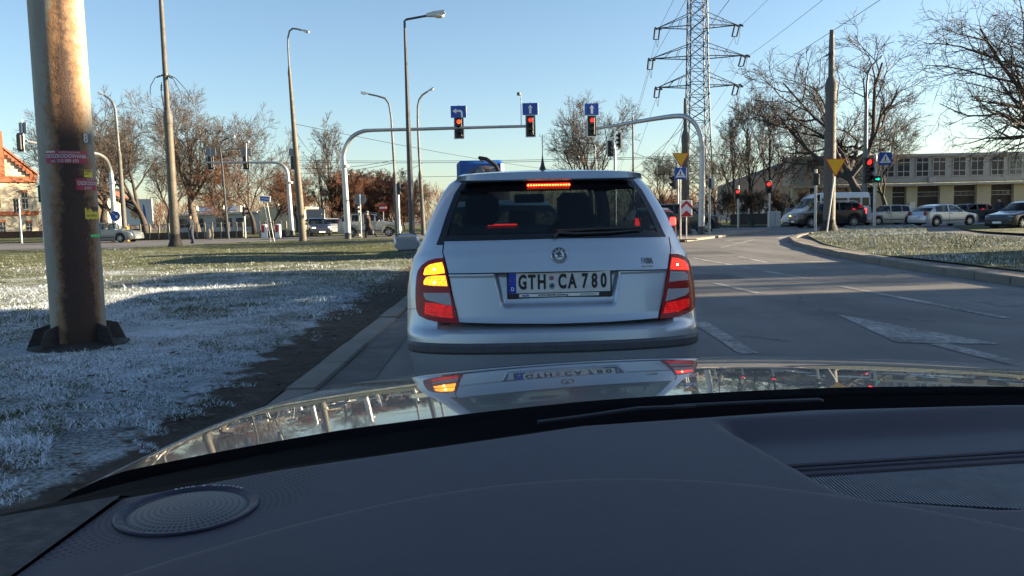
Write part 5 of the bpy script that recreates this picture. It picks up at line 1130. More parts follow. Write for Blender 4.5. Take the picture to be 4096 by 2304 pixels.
    for s in (-1, 1):
        w = W / 2
        MB().rbox((X(.044), s * w * .73, zf * .95), (.26, w * .38, .115), .05).build('headlamp', M[head], t, 60)
        if ind and s > 0: MB().ball((X(.025), s * w * .62, zf * .93), (.14, .07, .05), 10, 6).build('indicator', M['indlit'], t)
        MB().rbox((X(.975), s * w * .80, belt * .93), (.16, w * .26, .19 * H if kind not in ('suv', 'wagon') else .22 * H), .04).build('tail_lamp', M[tail], t)
        m_ = MB().rbox((X(pr['side'][0] + .035), s * (w + .09), belt + .05), (.10, .20, .14), .04).build('door_mirror', pt, t)
        for q in pr['pil'][:2]: MB().rbox((X(q - .035), s * (w * .995), belt - .09), (.16, .03, .03), .01).build('door_handle', pt if kind != 'hatch' else M['carblack'], t)
        if moulding: MB().rbox((X(.5), s * (w * 1.0), sill + .22), ((wb[1] - wb[0]) * L - 2 * ra - .08, .03, .05), .012).build('side_moulding', M['carblack'], t)
        for q in [pr['pil'][0]]: MB().box((X(q), s * w * .999, (belt + sill) / 2 + .02), (.012, .012, (belt - sill) * .85)).build('door_gap', M['gap'], t, 0)
    MB().rbox((X(.006), 0, sill + .16), (.07, W * .80, .20), .03).build('front_bumper', pt if not clad else M['carblack'], t); MB().rbox((X(.994), 0, sill + .18), (.07, W * .84, .20), .03).build('rear_bumper', pt if not clad else M['carblack'], t)
    MB().rbox((X(.012), 0, zf * .84), (.05, W * .42, .11), .02).build('grille', M['carblack'], t)
    if plate:
        MB().box((X(-.006), 0, sill + .19), (.012, .50, .11)).build('number_plate', M['white'], t, 0); MB().box((X(1.006), 0, belt * .72), (.012, .50, .11)).build('number_plate', M['white'], t, 0)
    return t
def on(u, v, d): p = P(u, v, d); return (p.x, p.y, 0)
PI = math.pi
c = make_car('dark silver saloon passing behind the rusty pole at left', 'sedan', 4.6, 1.75, 1.46, (.20, .22, .22), on(432, 935, 57), PI - .10, group='cars crossing the junction')
c = make_car('silver off-roader with roof rails behind the walking person in brown', 'suv', 4.5, 1.77, 1.68, (.30, .31, .30), on(1480, 915, 57), PI + .16, .45, group='cars crossing the junction', wheel_r=.35, wb=(.20, .79))
for s in (-1, 1): MB().tube([(-.7, s * .62, 1.66), (-.3, s * .63, 1.71), (1.3, s * .63, 1.71), (1.6, s * .62, 1.65)], .025, 6).build('roof_rail', M['greysteel'], c)
make_car('dark blue hatchback facing the camera beside the lamp pole', 'hatch', 3.8, 1.68, 1.5, (.02, .025, .045), on(1268, 920, 64), PI / 2 + .45, .3, head='headlit', group='cars crossing the junction')
make_car('small white car half hidden behind the silver off-roader', 'hatch', 3.7, 1.62, 1.45, (.62, .62, .60), on(1330, 915, 70), PI / 2 + .35, .1, head='headlit', group='cars crossing the junction')
make_car('dark red estate ahead on the right with a lit tail lamp', 'wagon', 4.4, 1.74, 1.47, (.06, .012, .018), (P(2634, 940, 31.5).x, 33.7, 0), -PI / 2 - .05, .3, tail='taillit')
make_car('dark off-roader crossing behind the yield and chevron signs', 'suv', 4.6, 1.85, 1.78, (.018, .020, .024), on(2718, 905, 47), PI - .05, .3, wheel_r=.38, tint='fglass')
van = make_car('white high-roof passenger van facing left behind the black off-roader', 'van', 6.3, 2.0, 2.55, (.72, .73, .74), on(3302, 890, 61), .06, .0, wheel_r=.34, wb=(.155, .73), name='passenger_van', cat='van', group='vehicles in the cross street')
for k, (q0, q1) in enumerate(((.38, .52), (.54, .70), (.72, .86), (.88, .965))):
    for s in (-1, 1): MB().rbox((lerp(q0, q1, .5) * 6.3 - 3.15, s * .955, 1.78), ((q1 - q0) * 6.3 - .04, .06, .62), .02).build('side_window', M['frit'], van)
jp = make_car('black off-roader with flashing front indicator in front of the white van', 'suv', 4.82, 1.94, 1.76, (.012, .013, .015), on(3308, 890, 55), .05, .3, wheel_r=.38, tint='fglass', head='headlamp', tail='taillit', ind=True, group='vehicles in the cross street')
for s in (-1, 1): MB().tube([(-.7, s * .66, 1.74), (-.4, s * .66, 1.80), (1.5, s * .66, 1.79), (1.8, s * .66, 1.72)], .022, 6).build('roof_rail', M['chrome'], jp)
make_car('silver small hatchback waiting left of the pale three-door one', 'hatch', 3.9, 1.69, 1.51, (.40, .40, .38), on(3552, 880, 59), .08, .4, group='vehicles in the cross street', tint='fglass')
make_car('pale silver three-door hatchback with black side strip driving right', 'hatch', 4.15, 1.73, 1.44, (.46, .49, .53), on(3772, 896, 51.5), PI + .24, .45, pil=[.575], group='vehicles in the cross street')
make_car('dark grey estate behind the pale three-door hatchback', 'wagon', 4.5, 1.75, 1.48, (.03, .032, .036), on(3858, 872, 64), .1, .3, tail='taillit', group='vehicles in the cross street', tint='fglass')
make_car('dark blue hatchback with frosted bonnet entering at the right edge', 'hatch', 4.1, 1.74, 1.46, (.006, .007, .012), on(4100, 905, 42), .35, .3, group='vehicles in the cross street', tint='fglass')
au = make_car('dark green estate queuing in front of the silver estate', 'wagon', 4.5, 1.78, 1.48, (.02, .05, .052), (FROOT.x - .42, 12.6, 0), -PI / 2 + .03, .3, tail='taildull', name='queuing_car')
MB().rbox((2.06, 0, 1.10), (.03, .40, .02), .008).build('brake_light', M['taillit'], au)
# blue lorry with a suction tank at the head of the queue
p = P(1925, 800, 27); tk = thing('tank_lorry', 'blue lorry with dark tank and hose showing above the estate roof', 'lorry', (p.x, 27, 0), .03); zt_ = P(1925, 646, 27).z
M['blue'] = pm('lorry_blue', (.008, .075, .30), .5, 0, .15, 2); M['tank'] = pm('tank_grey', (.035, .032, .040), .6, 0, .3, 4, dirt=.3)
MB().rbox((0, .95, zt_ - .85), (1.62, 1.9, 1.8), .12).build('cab', M['blue'], tk); MB().rbox((0, -1.4, .75), (.9, 6.5, .3), .05).build('chassis', M['darksteel'], tk)
zc_ = P(1945, 659, 22.3).z - .80
MB().lathe([(.05, -2.1), (.45, -2.06), (.70, -1.95), (.80, -1.75), (.80, 1.9), (.6, 2.05), (.05, 2.1)], 40, Matrix.Translation((.15, -2.6, zc_)) @ Matrix.Rotation(-PI / 2, 4, 'X')).build('tank', M['tank'], tk)
MB().tube([(.12, -4.5, zc_ + .93), (.02, -4.62, zc_ + 1.0), (.20, -4.72, zc_ + .96), (.45, -4.76, zc_ + .78), (.62, -4.78, zc_ + .45)], .055, 10).build('hose', M['rubber'], tk)
for dx in (.02, .42): MB().lathe([(.11, -.08), (.13, 0), (.10, .05), (.001, .06)], 16, Matrix.Translation((dx, -4.72, zc_ + .58)) @ Matrix.Rotation(PI / 2, 4, 'X')).build('valve', M['greysteel'], tk)
MB().ball((-.50, -.2, zc_ + .72), .07).build('work_lamp', M['lamp'], tk); MB().tube([(-.8, -.1, zc_ + .70), (-.5, -.2, zc_ + .71)], .02, 6).build('lamp_bracket', M['darksteel'], tk)
MB().box((-1.15, 1.6, zt_ - 1.15), (.35, .1, .45)).build('wing_mirror', M['lamp'], tk, 0)
for y_ in (-3.9, -2.7, 1.0):
    for s in (-1, 1): MB().lathe([(.2, -.14), (.48, -.14), (.5, -.1), (.5, .1), (.48, .14), (.2, .14)], 24, Matrix.Translation((s * .95, y_, .5)) @ Matrix.Rotation(PI / 2, 4, 'Y')).build('wheel', M['rubber'], tk)
# ---------------------------------------------------------------- people
SK = pm('skin', (.50, .31, .22), .6, 0, .1, 20)
def person(label, loc, rz, joints, edges, mats, rule, extras=(), group=None):
    t = thing('person', label, 'person', loc, rz, group); names = list(joints); me = bpy.data.meshes.new('body'); me.from_pydata([joints[k][0] for k in names], [(names.index(a), names.index(b)) for a, b in edges], [])
    o = bpy.data.objects.new('body', me); COL.objects.link(o); md = o.modifiers.new('skin', 'SKIN'); sv = me.skin_vertices[0].data
    for i, k in enumerate(names):
        r = joints[k][1]; kk = 1.0 if 'head' in k or k == 'neck' else 1.35; sv[i].radius = (r[0] * kk, r[1] * kk) if hasattr(r, '__len__') else (r * kk, r * kk)
        sv[i].use_root = (k == 'pelvis')
    o.modifiers.new('sub', 'SUBSURF').levels = 2; bpy.context.view_layer.update(); dg = bpy.context.evaluated_depsgraph_get(); m2 = bpy.data.meshes.new_from_object(o.evaluated_get(dg)); bpy.data.objects.remove(o)
    b = link('body', m2, t); m2.materials.clear()
    for m in mats: m2.materials.append(m)
    for p in m2.polygons: p.material_index = rule(p.center); p.use_smooth = True
    for nm, mb, mt in extras: mb.build(nm, mt, t)
    return t
E = [('pelvis', 'waist'), ('waist', 'chest'), ('chest', 'neck'), ('neck', 'head0'), ('head0', 'head1'), ('chest', 'shL'), ('shL', 'elL'), ('elL', 'wrL'), ('wrL', 'haL'), ('chest', 'shR'), ('shR', 'elR'), ('elR', 'wrR'), ('wrR', 'haR'), ('pelvis', 'hipL'), ('hipL', 'knL'), ('knL', 'anL'), ('anL', 'toL'), ('pelvis', 'hipR'), ('hipR', 'knR'), ('knR', 'anR'), ('anR', 'toR')]
JD = pm('dark_jacket', (.018, .022, .032), .85, 0, .25, 9, .4, 40); JE = pm('denim', (.025, .035, .065), .85, 0, .25, 12, .3, 60); BR = pm('brown_coat', (.055, .028, .020), .85, 0, .25, 9, .4, 40); BKT = pm('black_trousers', (.012, .012, .014), .85, 0, .2, 9); HAIR = pm('dark_hair', (.02, .015, .012), .8, 0, .2, 20); CAP = pm('grey_cap', (.13, .16, .18), .85, 0, .2, 20); SHOE = pm('dark_shoe', (.015, .013, .012), .6, 0, .1, 20)
# facing local -x
j1 = dict(pelvis=((0, 0, .95), .155), waist=((0, 0, 1.08), (.16, .14)), chest=((-.01, 0, 1.32), (.18, .15)), neck=((-.02, 0, 1.50), .062), head0=((-.035, 0, 1.60), .085), head1=((-.03, 0, 1.69), .082), shL=((0, .19, 1.41), .085), elL=((-.14, .23, 1.18), .065), wrL=((-.36, .20, 1.06), .048), haL=((-.44, .19, 1.01), .038), shR=((0, -.19, 1.41), .085), elR=((.03, -.25, 1.14), .065), wrR=((-.05, -.25, .90), .048), haR=((-.07, -.25, .82), .038), hipL=((0, .10, .88), .115), knL=((-.06, .11, .48), .078), anL=((.02, .11, .09), .055), toL=((-.13, .11, .05), .042), hipR=((0, -.10, .88), .115), knR=((.05, -.11, .48), .078), anR=((.14, -.11, .10), .055), toR=((.0, -.11, .05), .042))
person('person in dark jacket and jeans standing behind the two-step pole, reaching left', on(768, 968, 48), .1, j1, E, [JE, JD, SK, SHOE], lambda c: 3 if c.z < .10 else (0 if c.z < .88 else (2 if (c.z > 1.52 or (c.x < -.36 and c.z < 1.06)) else 1)), [('hair', MB().ball((-.02, 0, 1.72), (.10, .095, .075)), HAIR)])
j2 = dict(pelvis=((0, 0, .95), .16), waist=((-.01, 0, 1.08), (.16, .14)), chest=((.02, 0, 1.32), (.18, .15)), neck=((.0, 0, 1.50), .062), head0=((-.03, 0, 1.60), .085), head1=((-.025, 0, 1.69), .085), shL=((.02, .18, 1.41), .08), elL=((-.06, .24, 1.15), .062), wrL=((-.24, .24, 1.02), .046), haL=((-.32, .23, .98), .038), shR=((.02, -.18, 1.41), .08), elR=((.12, -.24, 1.15), .062), wrR=((.10, -.25, .92), .046), haR=((.08, -.25, .84), .036), hipL=((-.02, .09, .88), .13), knL=((-.12, .10, .50), .085), anL=((-.15, .10, .10), .055), toL=((-.30, .10, .045), .042), hipR=((.02, -.09, .88), .13), knR=((.22, -.10, .55), .085), anR=((.50, -.10, .26), .055), toR=((.58, -.10, .14), .042))
person('person in brown coat and grey cap striding left with a black bag', on(1474, 962, 50), .05, j2, E, [BKT, BR, SK, SHOE], lambda c: 3 if (c.z < .12 or (c.x > .46 and c.z < .26)) else (0 if c.z < .72 else (2 if (c.z > 1.53 or c.x < -.25) else 1)), [('cap', MB().ball((-.02, 0, 1.71), (.115, .11, .085)), CAP), ('bag', MB().rbox((.18, -.28, .42), (.42, .14, .34), .06), M['black']), ('bag_strap', MB().tube([(.03, -.28, .58), (.10, -.27, .80), (.24, -.28, .58)], .012, 6), M['black'])])
j3 = dict(j1); j3['elL'] = ((.0, .25, 1.15), .075); j3['wrL'] = ((-.06, .24, .90), .05); j3['haL'] = ((-.07, .24, .82), .04); j3['chest'] = ((0, 0, 1.32), (.2, .2))
person('person in black jacket and cap behind the frosted bonnet at right', on(3996, 870, 52), .4, j3, E, [JD, JD, SK, SHOE], lambda c: 0 if c.z < 1.5 else 2, [('cap', MB().ball((-.03, 0, 1.72), (.12, .11, .07)), HAIR), ('cap_peak', MB().ball((-.14, 0, 1.70), (.08, .07, .015)), HAIR)])
person('tiny distant person behind the fence near the thin lamp post', on(904, 925, 85), .0, j3, E, [JE, JD, SK, SHOE], lambda c: 1 if c.z < 1.5 else 2, [('hair', MB().ball((-.02, 0, 1.72), (.10, .095, .075)), HAIR)])
# ---------------------------------------------------------------- buildings, fences, boxes
M['cream'] = pm('cream_render', (.62, .54, .40), .85, 0, .12, 1.2, .2, 30); M['brick'] = pm('red_brick', (.36, .12, .055), .85, 0, .25, 3, .3, 40); M['pane'] = pm('window_pane', (.05, .06, .075), .08, 0, .3, .7, coat=.5); M['frame'] = pm('window_frame', (.55, .55, .54), .6, 0, .1, 8)
M['tile'] = pm('roof_tile', (.24, .085, .05), .8, 0, .25, 4, .4, 20)
BD = 98
gh = thing('gabled_house', 'cream rendered house with red brick gable trim at far left', 'building', (P(150, 900, 98).x, BD, 0), .62)
TH = .62
def bx(u):
    k = (u - 2048) / F * 1.0; X0 = P(150, 900, BD).x; return (k * BD - X0) / (math.cos(TH) - k * math.sin(TH))
def bz(v, u=90): return P(u, v, BD + bx(u) * math.sin(TH)).z
WL = [(bx(u), bz(v, u)) for u, v in ((168, 716), (52, 604), (52, 525), (28, 520), (22, 500), (0, 487), (-30, 487), (-52, 520), (-76, 525), (-76, 604), (-160, 690))]; WL = [(bx(-160), -.5), (bx(168), -.5)] + WL
MB().prism(WL, 0, 14).build('wall', M['cream'], gh, 0)
def bbox(nm, u0, v0, u1, v1, d, mat, par=gh, y=None): 
    a, b = bx(u0), bx(u1); um = (u0 + u1) / 2; c, e = bz(v1, um), bz(v0, um); return MB().box(((a + b) / 2, (-d / 2 if y is None else y), (c + e) / 2), (b - a, d, e - c)).build(nm, M[mat], par, 0)
for v0, v1 in ((704, 728), (846, 862)): bbox('brick_band', -160, v0, 172, v1, .24, 'brick')
for u in (29, -76): bbox('pilaster', u, 524, u + 22, 704, .34, 'brick')
for k in range(9):
    u = 54 + k * 13.5; v = 598 + k * 12.6; bbox('gable_step', u - 1, v - 2, u + 14, v + 22, .30, 'brick')
mb = MB(); mb.tube([(bx(50), -.2, bz(592, 50)), (bx(180), -.2, bz(700, 180))], .22, 4); mb.build('gable_coping', M['tile'], gh, 0)
mb = MB(); mb.tube([(bx(24), -.2, bz(512, 24)), (bx(18), -.2, bz(498, 18)), (bx(0), -.2, bz(487, 0)), (bx(-20), -.2, bz(484, -20))], .25, 6); mb.build('arched_coping', M['brick'], gh)
MB().lathe([(.95, .0), (.95, -.3), (.65, -.32), (.65, .0)], 24, Matrix.Translation((bx(-4), 0, bz(553, -4))) @ Matrix.Rotation(-PI / 2, 4, 'X') @ Matrix.Scale(-1, 4, (0, 0, 1))).build('round_window', M['brick'], gh)
MB().quad((bx(176), -.3, bz(698, 176)), (bx(52), -.3, bz(604, 52)), (bx(52), 14, bz(604, 52)), (bx(176), 14, bz(698, 176))).build('roof', M['tile'], gh, 0)
def bwin(u0, u1, v0, v1, panes=2):
    w = bbox('window', u0, v0, u1, v1, .06, 'pane', gh, -.04); bbox('lintel', u0 - 3, v0 - 9, u1 + 3, v0, .2, 'brick', w); bbox('sill', u0 - 2, v1, u1 + 2, v1 + 3, .25, 'frame', w)
    m = (u0 + u1) / 2; bbox('glazing_bar', m - .8, v0, m + .8, v1, .04, 'frame', w, -.10)
    for k in range(4): v = lerp(v0, v1, k / 3); bbox('glazing_bar', u0, v - .8, u1, v + .8, .05, 'frame', w, -.10)
for a in ((2, 24, 764, 831), (112, 132, 770, 836), (2, 16, 632, 670), (16, 36, 888, 936), (121, 141, 890, 936), (-70, -48, 764, 831)): bwin(*a)
tag(MB().box((P(60, 900, 90).x, 90, .35), (30, .6, .9)).build('low_hedge', M['twigbrown'], None, 0), 'low brown hedge in front of the gabled house', 'hedge')
# low white building behind the fence
lw = thing('low_building', 'long low white building with snowy roof behind the fence', 'building', (0, 100, 0)); lx = lambda u: P(u, 900, 100).x; M['lwall'] = pm('pale_wall', (.50, .52, .54), .85, 0, .12, 1); M['snow'] = pm('snowy_roof', (.62, .65, .70), .8, 0, .15, 1.5); M['blueroof'] = pm('blue_roof', (.12, .17, .27), .6, 0, .15, 2)
MB().box(((lx(715) + lx(1040)) / 2, 4, 1.15), (lx(1040) - lx(715), 8, 2.5)).build('wall', M['lwall'], lw, 0)
MB().box(((lx(1040) + lx(1215)) / 2 + .01, 4, 1.5), (lx(1215) - lx(1040), 8.02, 3.2)).build('side_wing', M['cream'], lw, 0)
MB().prism([(lx(705), 2.2), (lx(1035), 2.45), (lx(1035), 2.65), (lx(705), 2.4)], -.4, 8.5).build('roof', M['snow'], lw, 0)
MB().quad((lx(705), 2, 2.62), (lx(910), 2, 2.72), (lx(910), 8, 3.6), (lx(705), 8, 3.5)).build('blue_roof', M['blueroof'], lw, 0)
for u in (735, 770, 800, 880, 915, 960, 1000): MB().box((lx(u), -.03, 1.3), (.9, .06, 1.1)).build('window', M['pane'], lw, 0)
for u, w in ((745, .7), (838, 1.0), (855, .6), (930, .5), (1065, .6), (1085, .5)): MB().box((lx(u), 3, 3.1), (w, .8, .9)).build('chimney', M['cream'], lw, 0)
# far small houses peeping left
MB().box((P(405, 870, 115).x, 115, 2.6), (5, 6, 5.2)).build('far_house', M['cream'], None, 0); o = bpy.data.objects['far_house']; tag(o, 'yellowish house glimpsed between rusty pole and bare trees', 'building')
MB().prism([(-3.0, 5.2), (3.0, 5.2), (0, 7.0)], -3.2, 3.2, Matrix.Translation((P(405, 870, 115).x, 115, 0))).build('roof', M['tile'], o, 0)
# concrete post fence
fn = thing('post_fence', 'pale concrete post fence with dark boards along the far verge', 'fence', (0, 63, 0)); fx = lambda u: P(u, 935, 63).x; M['fpost'] = pm('fence_concrete', (.27, .245, .195), .85, 0, .15, 3); M['fboard'] = pm('fence_board', (.085, .058, .045), .85, 0, .3, 2)
us = [515, 562, 600, 636, 676, 715, 757, 790, 820, 850, 885, 917, 947, 972, 1040, 1062, 1094, 1125, 1146]
for u in us: MB().box((fx(u), 0, .62), (.10, .12, 1.3)).build('fence_post', M['fpost'], fn, 0)
for a, b in zip(us, us[1:]):
    if a == 972: continue
    MB().box(((fx(a) + fx(b)) / 2, .0, 1.20), (fx(b) - fx(a) - .10, .05, .06)).build('top_rail', M['fpost'], fn, 0)
    MB().box(((fx(a) + fx(b)) / 2, .03, .30), (fx(b) - fx(a) - .10, .04, .52)).build('board', M['fboard'], fn, 0)
for k, u in enumerate((1058, 1113)):
    p = P(u, 945, 60); t = thing('marker_post', ('red and white marker post left of the leaning sign posts', 'red and white marker post right of the leaning sign posts')[k], 'bollard', (p.x, p.y, 0)); MB().rbox((0, 0, .52), (.42, .25, 1.05), .04).build('post_body', M['white'], t); MB().box((-.06, -.13, .72), (.22, .02, .55)).build('red_panel', M['signred'], t, 0)
t = thing('litter_bin', 'round concrete litter bin by the far fence', 'bin', on(840, 945, 60)); MB().lathe([(.20, 0), (.27, .3), (.24, .75), (.18, .95), (.001, .95)], 20).build('bin_body', M['fpost'], t)
t = thing('yellow_post', 'short yellow post in front of the fence near the billboard', 'bollard', on(508, 928, 60)); MB().rbox((0, 0, .55), (.22, .22, 1.1), .03).build('post_body', M['signyellow'], t)
# depot building on the right
DD = 86; dp = thing('depot_building', 'long two-storey depot building with garage doors behind the oak', 'building', (0, DD, 0), 0); dx_ = lambda u: P(u, 760, DD).x; dzv = lambda v, u=3700: P(u, v, DD).z
M['depot'] = pm('depot_render', (.52, .505, .47), .9, 0, .15, .6, .2, 20, dirt=.25); M['depyel'] = pm('depot_yellow', (.55, .51, .38), .9, 0, .15, .6); M['door'] = pm('garage_door', (.045, .035, .032), .7, 0, .25, 2); M['band'] = pm('cornice', (.45, .44, .42), .85, 0, .15, 1)
x0, x1 = dx_(3170), dx_(4700); MB().box(((x0 + x1) / 2, 1.5, dzv(618) / 2 + 2), (x1 - x0, 3, dzv(618) - 4)).build('upper_wall', M['depot'], dp, 0)
MB().box(((x0 + x1) / 2, 1.4, dzv(621)), (x1 - x0 + .3, 3.4, .30)).build('parapet', M['band'], dp, 0); MB().box(((x0 + x1) / 2, -.4, dzv(738)), (x1 - x0, .8, .25)).build('canopy', M['band'], dp, 0)
doors = [(3240, 3300), (3330, 3395), (3430, 3500), (3570, 3627), (3670, 3761), (3816, 3908), (3965, 4056), (4115, 4205), (4260, 4350)]; e = [3170]
for a, b in doors: e += [a, b]
e.append(4700); zc_ = dzv(742)
for a, b in zip(e[::2], e[1::2]): MB().box(((dx_(a) + dx_(b)) / 2, .3, zc_ / 2), (dx_(b) - dx_(a), .6, zc_)).build('pier', M['depyel'], dp, 0)
for a, b in doors:
    w = dx_(b) - dx_(a); d_ = MB().box(((dx_(a) + dx_(b)) / 2, .5, zc_ / 2), (w - .02, .1, zc_ - .02)).build('garage_door', M['door'], dp, 0); zz = dzv(776)
    for k in range(4): MB().box((dx_(a) + w * (k + .5) / 4, .42, zz), (w / 4 - .12, .04, .32)).build('door_pane', M['pane'], d_, 0)
    for z_ in (-.22, .22): MB().box(((dx_(a) + dx_(b)) / 2, .41, zz + z_), (w - .05, .06, .07)).build('door_rail', M['band'], d_, 0)
for u in (3249, 3330, 3405, 3480, 3548, 3611, 3686, 3753, 3833, 3905, 3986, 4058, 4135, 4210):
    w, h = 1.35, 2.0; z_ = dzv(668); cx = dx_(u); wn = MB().box((cx, -.02, z_), (w, .08, h)).build('window', M['pane'], dp, 0)
    for dxx in (-w / 2, 0, w / 2): MB().box((cx + dxx, -.08, z_), (.07, .06, h)).build('window_bar', M['frame'], wn, 0)
    for dzz in (-h / 2, -h * .22, h * .26, h / 2): MB().box((cx, -.085, z_ + dzz), (w + .07, .06, .08)).build('window_bar', M['frame'], wn, 0)
MB().rbox((dx_(3718), -.3, dzv(721)), (.75, .5, .6), .05).build('air_conditioner', M['lamp'], dp); MB().box((dx_(3650), -.05, dzv(820)), (.6, .06, .7)).build('notice', M['white'], dp, 0)
# things along the cross street
t = thing('street_cabinet', 'white street cabinet behind the red pedestrian light', 'cabinet', on(3096, 889, 60)); MB().rbox((0, 0, .62), (.85, .5, 1.15), .02).build('cabinet_body', M['lamp'], t); MB().box((0, 0, .03), (.95, .6, .08)).build('plinth', M['concrete'], t, 0); MB().box((0, -.255, .62), (.02, .01, 1.0)).build('door_gap', M['gap'], t, 0)
t = thing('street_cabinet', 'grey street cabinet partly hidden by the white van bonnet', 'cabinet', on(3162, 880, 66)); MB().rbox((0, 0, .75), (.8, .5, 1.4), .02).build('cabinet_body', M['signback'], t); MB().box((0, 0, .03), (.9, .6, .08)).build('plinth', M['concrete'], t, 0)
t = thing('waste_bin', 'dark round waste bin on the frosty verge', 'bin', on(3004, 897, 60)); MB().lathe([(.24, 0), (.26, .62), (.28, .66), (.22, .66), (.2, .3)], 20).build('bin_body', M['darksteel'], t)
t = thing('board_fence', 'dark solid fence behind the waste bin', 'fence', on(3002, 885, 72)); 
for k in range(12): MB().box((-1.7 + k * .30, 0, .52), (.285, .05, 1.0 + random.uniform(-.03, .03))).build('fence_board', M['door'], t, 0)
bk = tag(MB().box((P(2940, 860, 110).x, 112, .9), (9, 8, 3.2)).build('snow_bank', M['snow'], None, 0), 'bluish snowy shed roof behind the slender trees', 'shed')
ho = thing('apartment_block', 'brownish gabled block half hidden by the slender trees', 'building', (P(3090, 800, 120).x, 120, 0)); M['brown'] = pm('brown_wall', (.20, .165, .14), .9, 0, .2, 1); hz_ = P(3090, 720, 120).z
MB().prism([(-6, 0), (7, 0), (7, hz_ + 1.5), (4, hz_ + 3), (-6, hz_ - .5)], 0, 9).build('wall', M['brown'], ho, 0)
for k in range(3): MB().box((-3 + 3 * k, -.03, hz_ * .6), (1.1, .06, 1.3)).build('window', M['pane'], ho, 0)
# unseen houses added on the sunny side to throw long shade across the lanes
M['sidewall'] = pm('shade_house_render', (.40, .36, .30), .9, 0, .15, .5)
def shade_house(label, x, y0, y1, h, ridge):
    t = thing('shade_house', label, 'building', (x, (y0 + y1) / 2, 0)); L = y1 - y0; MB().box((5, 0, h / 2), (10, L, h)).build('wall', M['sidewall'], t, 0)
    T = Matrix.Rotation(0, 4, 'Z'); MB().prism([(-.5, h), (10.5, h), (5, h + ridge)], -L / 2 - .3, L / 2 + .3).build('roof', M['tile'], t, 0)
    k = -L / 2 + 2
    while k < L / 2 - 1: MB().box((-.03, k, h * .55), (.06, 1.2, 1.4)).build('window', M['pane'], t, 0); k += 3.2
shade_house('long unseen house added off to the right to shade the lanes', 34, -40, 14.0, 12.2, 1.6)
shade_house('tall unseen house added off to the right to shade the cross street', 50.5, 43.2, 76, 11.5, 1.5)
shade_house('small unseen house added off to the right to cast a shade band', 33, 17.6, 20.4, 10.9, 1.2)
# ---------------------------------------------------------------- pylon and wires
PD = 95; pc_ = P(2790, 880, PD); PX = pc_.x; pyl = thing('power_pylon', 'tall blue-grey lattice power pylon with three crossarms', 'pylon', (PX, PD, 0)); M['lattice'] = pm('lattice_steel', (.050, .060, .080), .6, .0, .2, 2)
def hwid(z): return interp(z, [(0, 1.75), (6, 1.42), (16, 1.08), (27, .92), (34, .5)])
ZT = 34.0; lv = [0]; 
while lv[-1] < ZT - 1: lv.append(min(ZT, lv[-1] + (2.4 if lv[-1] < 12 else 1.5)))
for sx in (-1, 1):
    for sy in (-1, 1): MB().tube([(sx * hwid(z), sy * hwid(z), z) for z in (0, 6, 16, 27, 34)], .085, 4).build('leg', M['lattice'], pyl, 0)
for a, b in zip(lv, lv[1:]):
    wa, wb_ = hwid(a), hwid(b); mb = MB()
    for s in (-1, 1):
        for k in (-1, 1):
            mb.tube([(k * wa, s * wa, a), (-k * wb_, s * wb_, b)], .038, 4); mb.tube([(s * wa, k * wa, a), (s * wb_, -k * wb_, b)], .038, 4)
        mb.tube([(-wb_, s * wb_, b), (wb_, s * wb_, b)], .035, 4); mb.tube([(s * wb_, -wb_, b), (s * wb_, wb_, b)], .035, 4)
    mb.build('bracing', M['lattice'], pyl, 0)
LD = Vector((math.sin(math.radians(5.5)), math.cos(math.radians(5.5)), 0)); AX = Vector((math.cos(math.radians(-4)), math.sin(math.radians(-4)), 0))
def insul(mb, p, q, r=.12):
    p, q = Vector(p), Vector(q); n = 9; mb.tube([p.lerp(q, i / (n * 2)) for i in range(n * 2 + 1)], [r if i % 2 else r * .5 for i in range(n * 2 + 1)], 6)
WIRES = []
for v, half in ((108, 4.62), (230, 5.40), (346, 4.62)):
    z = P(2790, v, PD).z; w = hwid(z)
    for s in (-1, 1):
        tip = Vector((s * half, 0, z + .05)) + Vector((0, AX.y * s * half, 0)); arm = MB()
        for sy in (-1, 1):
            arm.tube([(s * w, sy * w, z), tip], .06, 4); arm.tube([(s * w, sy * w, z + 1.45), tip], .045, 4)
            for k in (.33, .66): a = Vector((s * w, sy * w, z)).lerp(tip, k); b = Vector((s * w, sy * w, z + 1.45)).lerp(tip, k * .7); arm.tube([a, b], .03, 4)
        for k in (.25, .5, .75): arm.tube([Vector((s * w, -w, z)).lerp(tip, k), Vector((s * w, w, z)).lerp(tip, k)], .03, 4)
        o = arm.build('crossarm', M['lattice'], pyl, 0); ins = MB()
        for dr in (-1, 1):
            e = tip + LD * (dr * 1.9) + Vector((0, 0, -.55 if dr < 0 else -.9)); side = Vector((LD.y, -LD.x, 0)) * .28
            insul(ins, tip + side + LD * dr * .2, e + side); insul(ins, tip - side + LD * dr * .2, e - side); ins.tube([tip + side, tip - side], .05, 4); ins.tube([e + side, e - side], .05, 4); WIRES.append((e + Vector((PX, PD, 0)), dr, 'power line from the %s end of the pylon %s crossarm running %s' % ('left' if s < 0 else 'right', {108: 'top', 230: 'middle', 346: 'lowest'}[v], 'away to the distance' if dr > 0 else 'overhead towards the camera')))
        ins.build('insulator_string', M['darksteel'], o, 0)
        a, b = WIRES[-2][0] - Vector((PX, PD, 0)), WIRES[-1][0] - Vector((PX, PD, 0)); MB().tube([a, a.lerp(b, .25) + Vector((0, 0, -1.1)), a.lerp(b, .5) + Vector((0, 0, -1.5)), a.lerp(b, .75) + Vector((0, 0, -1.1)), b], .025, 4).build('jumper_cable', M['wire'], pyl)
def wire(label, pts, r, group, name='overhead_wire'):
    o = MB().tube(pts, r, 4, False).build(name, M['wire'], None); return tag(o, label, 'cable', group)
